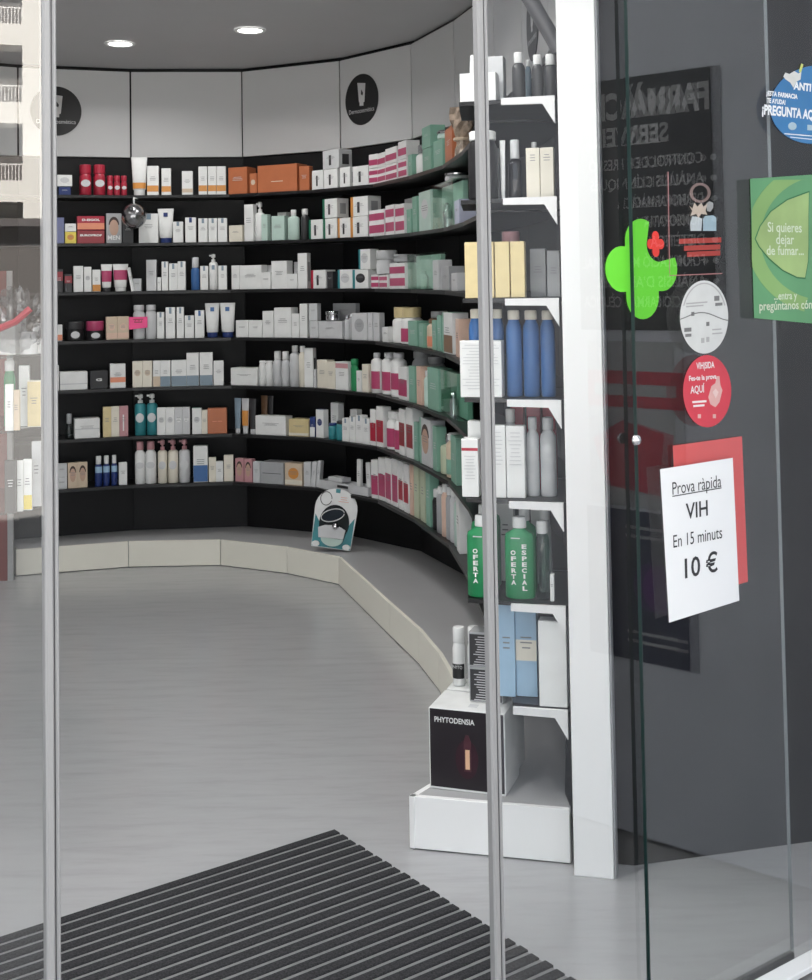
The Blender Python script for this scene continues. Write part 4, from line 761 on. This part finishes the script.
# ------------------------------------------------------------------ things on the near plinth
q = atz(430, 788, PH); q2 = atz(506, 797, PH); wv = (q2 - q).length; rz = math.atan2(q2.y - q.y, q2.x - q.x); hh = 78 * q.y / F
t_ = Vector((q2.x - q.x, q2.y - q.y)).normalized(); n_ = Vector((-t_.y, t_.x))
r = empty('display_carton', ((q.x + q2.x) / 2, (q.y + q2.y) / 2, PH + .001), rz)
obj('carton_body', box(-wv / 2, wv / 2, 0, .15, 0, hh, .001), P('W'), r)
M_PHB = mat('black_print', (.012, .008, .012), .45)
obj('front_print', box(-wv / 2 + .003, wv / 2 - .003, -.0008, 0, .006, hh - .002), M_PHB, r)
text('lettering', 'PHYTODENSIA', -wv * .16, hh * .86, .02, P('W'), r, y=-.0016, width=wv * .53, bold=.0004)
obj('glow_print', plate(ellipse(.0, hh * .40, wv * .15, hh * .24, 28), -.0012, -.0008), mat('plum_print', (.028, .004, .012), .5), r)
obj('flask_outline', plate([(-.008, hh * .25), (.012, hh * .25), (.012, hh * .62), (.006, hh * .70), (-.003, hh * .70), (-.008, hh * .62)], -.0016, -.0012), mat('plum_light', (.07, .02, .03), .4), r)
obj('flask', plate([(-.004, hh * .28), (.008, hh * .28), (.008, hh * .52), (-.004, hh * .52)], -.0022, -.0016), mat('flask_gold', (.72, .45, .28), .4), r)
obj('top_print', box(-wv * .02, wv * .10, .03, .055, hh - .0002, hh + .0006), P('LG'), r)
tag(r, "black-fronted display carton lettered 'PHYTODENSIA' on the near plinth", 'box')
def stand(px, py, z, w, h, d, name, lab, cat, cc, fn=None, rot=0):
    p = atz(px, py, z); rr = empty(name, (p.x, p.y, z + .0008), rz + rot)
    tag(rr, lab, cat); return rr
for i, (lab) in enumerate(('lower grey carton with rows of fine print on the display carton', 'upper grey carton with rows of fine print by the right post')):
    p = Vector(r.location) + Vector((t_.x, t_.y, 0)) * .036 + Vector((n_.x, n_.y, 0)) * .075
    cr_ = empty('carton', (p.x, p.y, PH + .0022 + hh + i * .0955), rz); ww = .095
    obj('carton_body', box(-ww / 2, ww / 2, 0, .06, 0, .094, .001), P('G'), cr_)
    obj('front_print', box(-ww / 2 + .003, ww / 2 - .003, -.0007, 0, .004, .088), P('DK'), cr_)
    text_bars(0, .08, .07, 12, .0068, P('LG'), cr_, th=.0022, y=-.0014)
    tag(cr_, lab, 'box')
p = Vector(r.location) + Vector((t_.x, t_.y, 0)) * -.005 + Vector((n_.x, n_.y, 0)) * .165
wc = empty('carton', (p.x, p.y, PH + .001), rz); carton(wc, .20, .215, .10, 'W', O(plain=1)); tag(wc, 'white carton behind the black-fronted display carton', 'box')
for i, lab in enumerate(('white bottle with black PHYTO label behind the stacked grey cartons', 'white bottle in the middle behind the stacked grey cartons', 'white bottle nearest the right post behind the stacked grey cartons')):
    p = Vector(r.location) + Vector((t_.x, t_.y, 0)) * (-.078 + .041 * i) + Vector((n_.x, n_.y, 0)) * (.185 + .012 * i)
    tb = empty('bottle', (p.x, p.y, PH + .0175 + .2), rz)
    bottle(tb, .037, .165, 0, 'W', O(cap='W', ch=.26, cr=.46, label=('K' if i == 0 else 'LG', .18, .52)))
    if i == 0: text('lettering', 'PHYTO', 0, .055, .013, P('W'), tb, y=-.0024, width=.03)
    tag(tb, lab, 'bottle')
# blister pack leaning on the plinth
q = atz(331, 552, PH); bp = empty('blister_pack', (q.x, q.y, PH + .002), math.radians(-20)); bp.rotation_euler = (math.radians(-8), math.radians(7), math.radians(-8)); bp.location.z += .016
prof = [(-.105, 0), (.102, 0), (.112, .19)] + [(.0 + .112 * math.cos(a), .205 + .10 * math.sin(a)) for a in [k * math.pi / 14 for k in range(15)]] + [(-.112, .19)]
obj('card', plate(prof, 0, .004), P('W'), bp)
tb_ = bmesh.new()
for ps in ([(-.103, .003), (.100, .003), (.102, .06), (-.105, .06)], [(-.105, .06), (-.055, .06), (-.080, .13), (-.104, .165)], [(.102, .06), (.104, .165), (.080, .13), (.055, .06)]): plate(ps, -.0012, -.0002, tb_)
obj('teal_backing', tb_, P('T'), bp)
obj('dark_disc', plate(ellipse(.0, .13, .078, .092, 32), -.010, -.0013), mat('blister_dark', (.008, .012, .013), .5, spec=.2), bp)
obj('dark_lens', plate([(x * .94 - z * .34, .172 + x * .34 + z * .94) for x, z in ellipse(-.01, 0, .062, .03, 28)], -.022, -.0105), mat('blister_navy', (.006, .012, .02), .4, spec=.2), bp)
obj('silver_lens_rim', tube([(x * .94 - z * .34, -.022, .172 + x * .34 + z * .94) for x, z in ellipse(-.01, 0, .062, .03, 28)], .0028, 6), P('LG'), bp)
kn_ = obj('chrome_knob', rings([(.012, .012, 0), (.02, .02, .012), (.016, .016, .028), (.004, .004, .034)], 16, cx=.012, cy=-.018), P('SV'), bp, True); kn_.location = (0, 0, .10)
obj('white_base', plate([(-.07, .05), (.06, .055), (.066, .10), (.02, .12), (-.045, .115), (-.078, .10)], -.020, -.0014), P('LG'), bp)
obj('base_bowl', plate(ellipse(0, .052, .058, .04, 24, math.pi, 2 * math.pi), -.016, -.0013), P('PG'), bp)
for x in (-.082, .080): obj('foot', plate(ellipse(x, .016, .02, .014, 18), -.014, .006), P('W'), bp)
obj('hang_hole', box(-.012, .012, -.001, .0, .283, .303), P('T'), bp); obj('logo_ring', tube([(x, -.001, z) for x, z in ellipse(-.058, .248, .030, .034, 24)], .002, 5), P('K'), bp)
text_bars(.035, .262, .055, 3, .011, P('CO'), bp, y=-.001)
tag(bp, 'teal and white blister pack with dark round item leaning on the plinth', 'blister pack')
# polished ball hanging from the top shelf
a = on_plane(134, 216, (at_px(1, 134)[1], at_px(1, 134)[2] - .09), (1, 0)); bx_ = at_px(1, 134)[1] + a[0]; by_ = at_px(1, 134)[2] - .09; bz_ = a[1]; R_ = 12.6 * by_ / F
hb = empty('hanging_ball', (bx_, by_, bz_))
obj('ball', rings([(R_ * math.sin(math.pi * k / 18) + .0001, R_ * math.sin(math.pi * k / 18) + .0001, -R_ * math.cos(math.pi * k / 18)) for k in range(19)], 36), mat('polished_steel', (.36, .36, .37), .22, 1, .02), hb, True)
e_ = obj('eyelet', rings([(.010, .010, 0), (.012, .012, .008), (.008, .008, .010)], 14), P('K'), hb); e_.rotation_euler = (math.radians(62), 0, 0); e_.location = (0, -R_ * .86, R_ * .45)
obj('hanger', tube([(0, 0, R_ * .95), (0, 0, ZL[0] - .02 - bz_), (0, .095, ZL[0] - .018 - bz_)], .0045, 8), P('W'), hb)
tag(hb, 'polished grey metal ball hanging in front of the second shelf', 'ornament')
# pink price note
e_ = at_px(3, 138); z_ = on_plane(138, 323, (e_[1], e_[2]), (e_[4].x, e_[4].y))[1]
pn = empty('price_note', (e_[1] + .0, e_[2] - .007, z_), math.atan2(e_[4].y, e_[4].x) + .1)
obj('paper', plate([(-.052, .034), (.05, .034), (.05, -.026), (.01, -.03), (-.05, -.036)], 0, .0006), P('HP'), pn); text_bars(0, .018, .055, 2, .016, P('DR'), pn, th=.005)
text('lettering', '2 +1', .0, .012, .026, P('DR'), pn, y=-.0012); tag(pn, 'hot pink price note stuck in front of the grey bottles', 'note')
# white tray with two upright packs at the end of the bottom shelf
a, b = at_px(6, 318.9), at_px(6, 368); pa, pb = Vector(a[1:3]), Vector(b[1:3]); t = (pb - pa).normalized(); L_ = (pb - pa).length
tr = empty('display_tray', ((pa.x + pb.x) / 2, (pa.y + pb.y) / 2, (a[3] + b[3]) / 2 + .0015), math.atan2(t.y, t.x))
bm = box(-L_ / 2, L_ / 2, 0, .08, 0, .004); box(-L_ / 2, L_ / 2, 0, .004, .004, .045, 0, bm); box(-L_ / 2, L_ / 2, .076, .08, .004, .045, 0, bm); box(-L_ / 2, -L_ / 2 + .004, .004, .076, .004, .045, 0, bm); box(L_ / 2 - .004, L_ / 2, .004, .076, .004, .045, 0, bm)
obj('tray_body', bm, P('LG'), tr); obj('dark_label', box(-L_ * .12, L_ * .10, -.0008, 0, .02, .034), P('DK'), tr); tag(tr, 'white card tray holding slim packs on the bottom shelf', 'tray')
for x, hgt, tl, lab in ((L_ * .22, .17, 2, 'slim white pack standing upright in the card tray, left one'), (L_ * .42, .16, -2, 'slim white pack standing upright in the card tray, right one')):
    p = Vector(tr.location) + Vector((t.x, t.y, 0)) * x + Vector((-t.y, t.x, 0)) * .03
    s_ = empty('slim_pack', (p.x, p.y, tr.location.z + .006), math.atan2(t.y, t.x)); s_.rotation_euler = (0, math.radians(tl), math.atan2(t.y, t.x))
    carton(s_, .032, hgt, .016, 'W', {}); tag(s_, lab, 'box')
p = Vector(tr.location) + Vector((t.x, t.y, 0)) * (-L_ * .2) + Vector((-t.y, t.x, 0)) * .012
s_ = empty('slim_pack', (p.x, p.y, tr.location.z + .046), math.atan2(t.y, t.x)); carton(s_, .12, .02, .06, 'LG', O(plain=1)); tag(s_, 'slim white pack lying across the card tray', 'box')
# crumpled cellophane bag hanging on the right-hand run
bm = bmesh.new(); nn = 7; g = []
for j in range(9):
    row = []
    for i in range(12):
        aa = 2 * math.pi * i / 12; f = j / 8; rr = (.030 if j < 2 else .022 + .03 * (f - .2)) * random.uniform(.75, 1.25)
        row.append(bm.verts.new((rr * math.cos(aa) * 1.1, rr * math.sin(aa), .19 * f)))
    g.append(row)
for j in range(8):
    for i in range(12): bm.faces.new([g[j][i], g[j][(i + 1) % 12], g[j + 1][(i + 1) % 12], g[j + 1][i]])
bm.faces.new(g[0]); bm.faces.new(g[-1])
e_ = at_px(0, 459); cb = empty('cellophane_bag', (e_[1] + .016, e_[2], e_[3] + .0015))
obj('bag', bm, mat('tan_cellophane', (.42, .33, .26), .18, 0, .4, 40), cb); obj('tie', rings([(.036, .036, .06), (.038, .038, .066), (.036, .036, .072)], 12), P('BE'), cb)
tag(cb, 'crumpled tan cellophane bag at the end of the top shelf', 'bag')
# ------------------------------------------------------------------ round glass display behind the left door
gx, gy = -1.50, 4.25
gs = empty('display_stand', (gx, gy, 0)); tag(gs, 'round display stand with glass shelves behind the left glass', 'display stand')
obj('column', rings([(.05, .05, 0), (.05, .05, 1.62)], 24), P('G'), gs, True)
obj('foot', rings([(.085, .085, 0), (.085, .085, .02), (.06, .06, .035)], 40), P('G'), gs, True)
q = atz(3, 581, 0); q2 = atz(14, 580, 0)
dp = empty('standing_banner', (q.x, q.y, 0), .1); wq = q2.x - q.x
obj('red_face', box(-.25, wq * .45, 0, .02, 0, 1.62, .002), mat('stand_red', (.17, .025, .022), .5), dp); obj('grey_edge', box(wq * .46, wq, -.004, .024, 0, 1.62, .002), mat('stand_grey', (.35, .35, .35), .5), dp)
tag(dp, 'tall red banner stand with grey edge left of the plinth', 'banner')
M_SGL = glass_mat('shelf_glass', (.72, .78, .78), .08)
SHZ = (.80, 1.06, 1.30)
for z in SHZ:
    s_ = obj('glass_shelf', rings([(.285, .285, z - .010), (.288, .288, z - .005), (.285, .285, z)], 56), M_SGL, gs, True)
def ond(px, hpx, wpx, z, kind, c, o, y=-.22, lab=None):
    yy = gy + y; d = ray(px, 400); x = d.x / d.y * yy; wv = wpx * yy / F; h = hpx * yy / F
    fn, nm, cat = KIND[kind]; rr = empty(nm, (x, yy, z + .001), 0.12); fn(rr, wv, h, o.get('d', wv * .6), c, o); tag(rr, lab, cat); return rr
ond(10, 52, 11, SHZ[0], 'box', 'DK', {}, -.24, 'charcoal carton on the lowest glass shelf behind left glass')
ond(19, 50, 7, SHZ[0], 'box', 'W', {}, -.21, 'slim white carton on the lowest glass shelf behind left glass'); ond(27, 50, 9, SHZ[0], 'box', 'W', O(band=('Y', .02, .3)), -.19, 'white carton with yellow foot on lowest glass shelf behind left glass')
ond(36, 64, 9, SHZ[0], 'box', 'LG', {}, -.12, 'tall pale grey carton on the lowest glass shelf behind left glass')
ond(9, 46, 8, SHZ[1], 'box', 'W', {}, -.23, 'white carton on the middle glass shelf at the frame edge'); ond(16, 40, 7, SHZ[1], 'box', 'BE', {}, -.22, 'beige carton on the middle glass shelf behind left glass'); ond(34, 46, 13, SHZ[1], 'box', 'C', O(band=('GD', .02, .98)), -.13, 'cream and gold carton on the middle glass shelf behind left glass')
ond(24, 60, 10, SHZ[1], 'box', 'W', {}, -.10, 'tall white carton on the middle glass shelf behind left glass')
ond(9, 66, 11, SHZ[1], 'bot', 'GN', O(cap='W', flat=.6), -.12, 'green bottle behind the left glass')
ond(38, 30, 9, SHZ[2], 'box', 'W', {}, -.12, 'white carton on the top glass shelf behind left glass'); ond(21, 60, 9, SHZ[2], 'bot', 'LG', O(cap='W'), -.06, 'grey bottle with white cap on top glass shelf behind left glass')
bm = bmesh.new(); bmesh.ops.create_icosphere(bm, subdivisions=4, radius=1)
for v in bm.verts:
    k = random.uniform(.80, 1.12); v.co = Vector((v.co.x * .10 * k, v.co.y * .08 * k, (v.co.z * .105 + .10) * (k if v.co.z > -.4 else 1)))
cz = min(v.co.z for v in bm.verts)
for v in bm.verts: v.co.z -= cz
wb = empty('wrapped_gift', (ray(15, 330).x / ray(15, 330).y * (gy - .22), gy - .22, SHZ[2] + .001)); obj('cellophane', bm, glass_mat('cellophane', (.70, .71, .72), .10, .15), wb)
obj('wrapped_carton', box(-.05, .01, -.03, .03, .004, .10, .002), P('W'), wb); obj('wrapped_jar', rings([(.028, .028, .004), (.03, .03, .05), (.024, .024, .06), (.024, .024, .075)], 18, cx=.045), P('LG'), wb, True); obj('wrapped_tin', box(-.085, -.055, -.02, .03, .004, .075, .002), P('LB'), wb)
obj('red_ribbon', tube([(-.06, -.075, .06), (-.02, -.095, .09), (.03, -.09, .11), (.07, -.07, .15)], .011, 8), P('R'), wb); tag(wb, 'cellophane-wrapped gift with red ribbon behind the left glass', 'gift')
# ------------------------------------------------------------------ labels that single out each product
ORD = ['first', 'second', 'third', 'fourth', 'fifth', 'sixth', 'seventh', 'eighth', 'ninth', 'tenth', 'eleventh', 'twelfth']; NUM = ['', 'one', 'two', 'three', 'four', 'five', 'six', 'seven', 'eight', 'nine', 'ten', 'eleven', 'twelve']
groups = {}
for e in REG: groups.setdefault((e[1], e[2]), []).append(e)
for (desc, where), es in groups.items():
    es.sort(key=lambda e: e[3]); n = len(es)
    for i, e in enumerate(es):
        if n == 1: lab = '%s on the %s, %s' % (desc, where[0], where[1])
        elif n == 2: lab = '%s, %s one, %s, %s' % (desc, ('left', 'right')[i], where[0], where[1])
        else: lab = '%s, %s from left, %s, %s' % (desc, ORD[i], where[0], where[1])
        tag(e[0], lab, e[4], ('%ss on the %s' % (desc.split(' with ')[0], where[0])) if n > 1 else None)
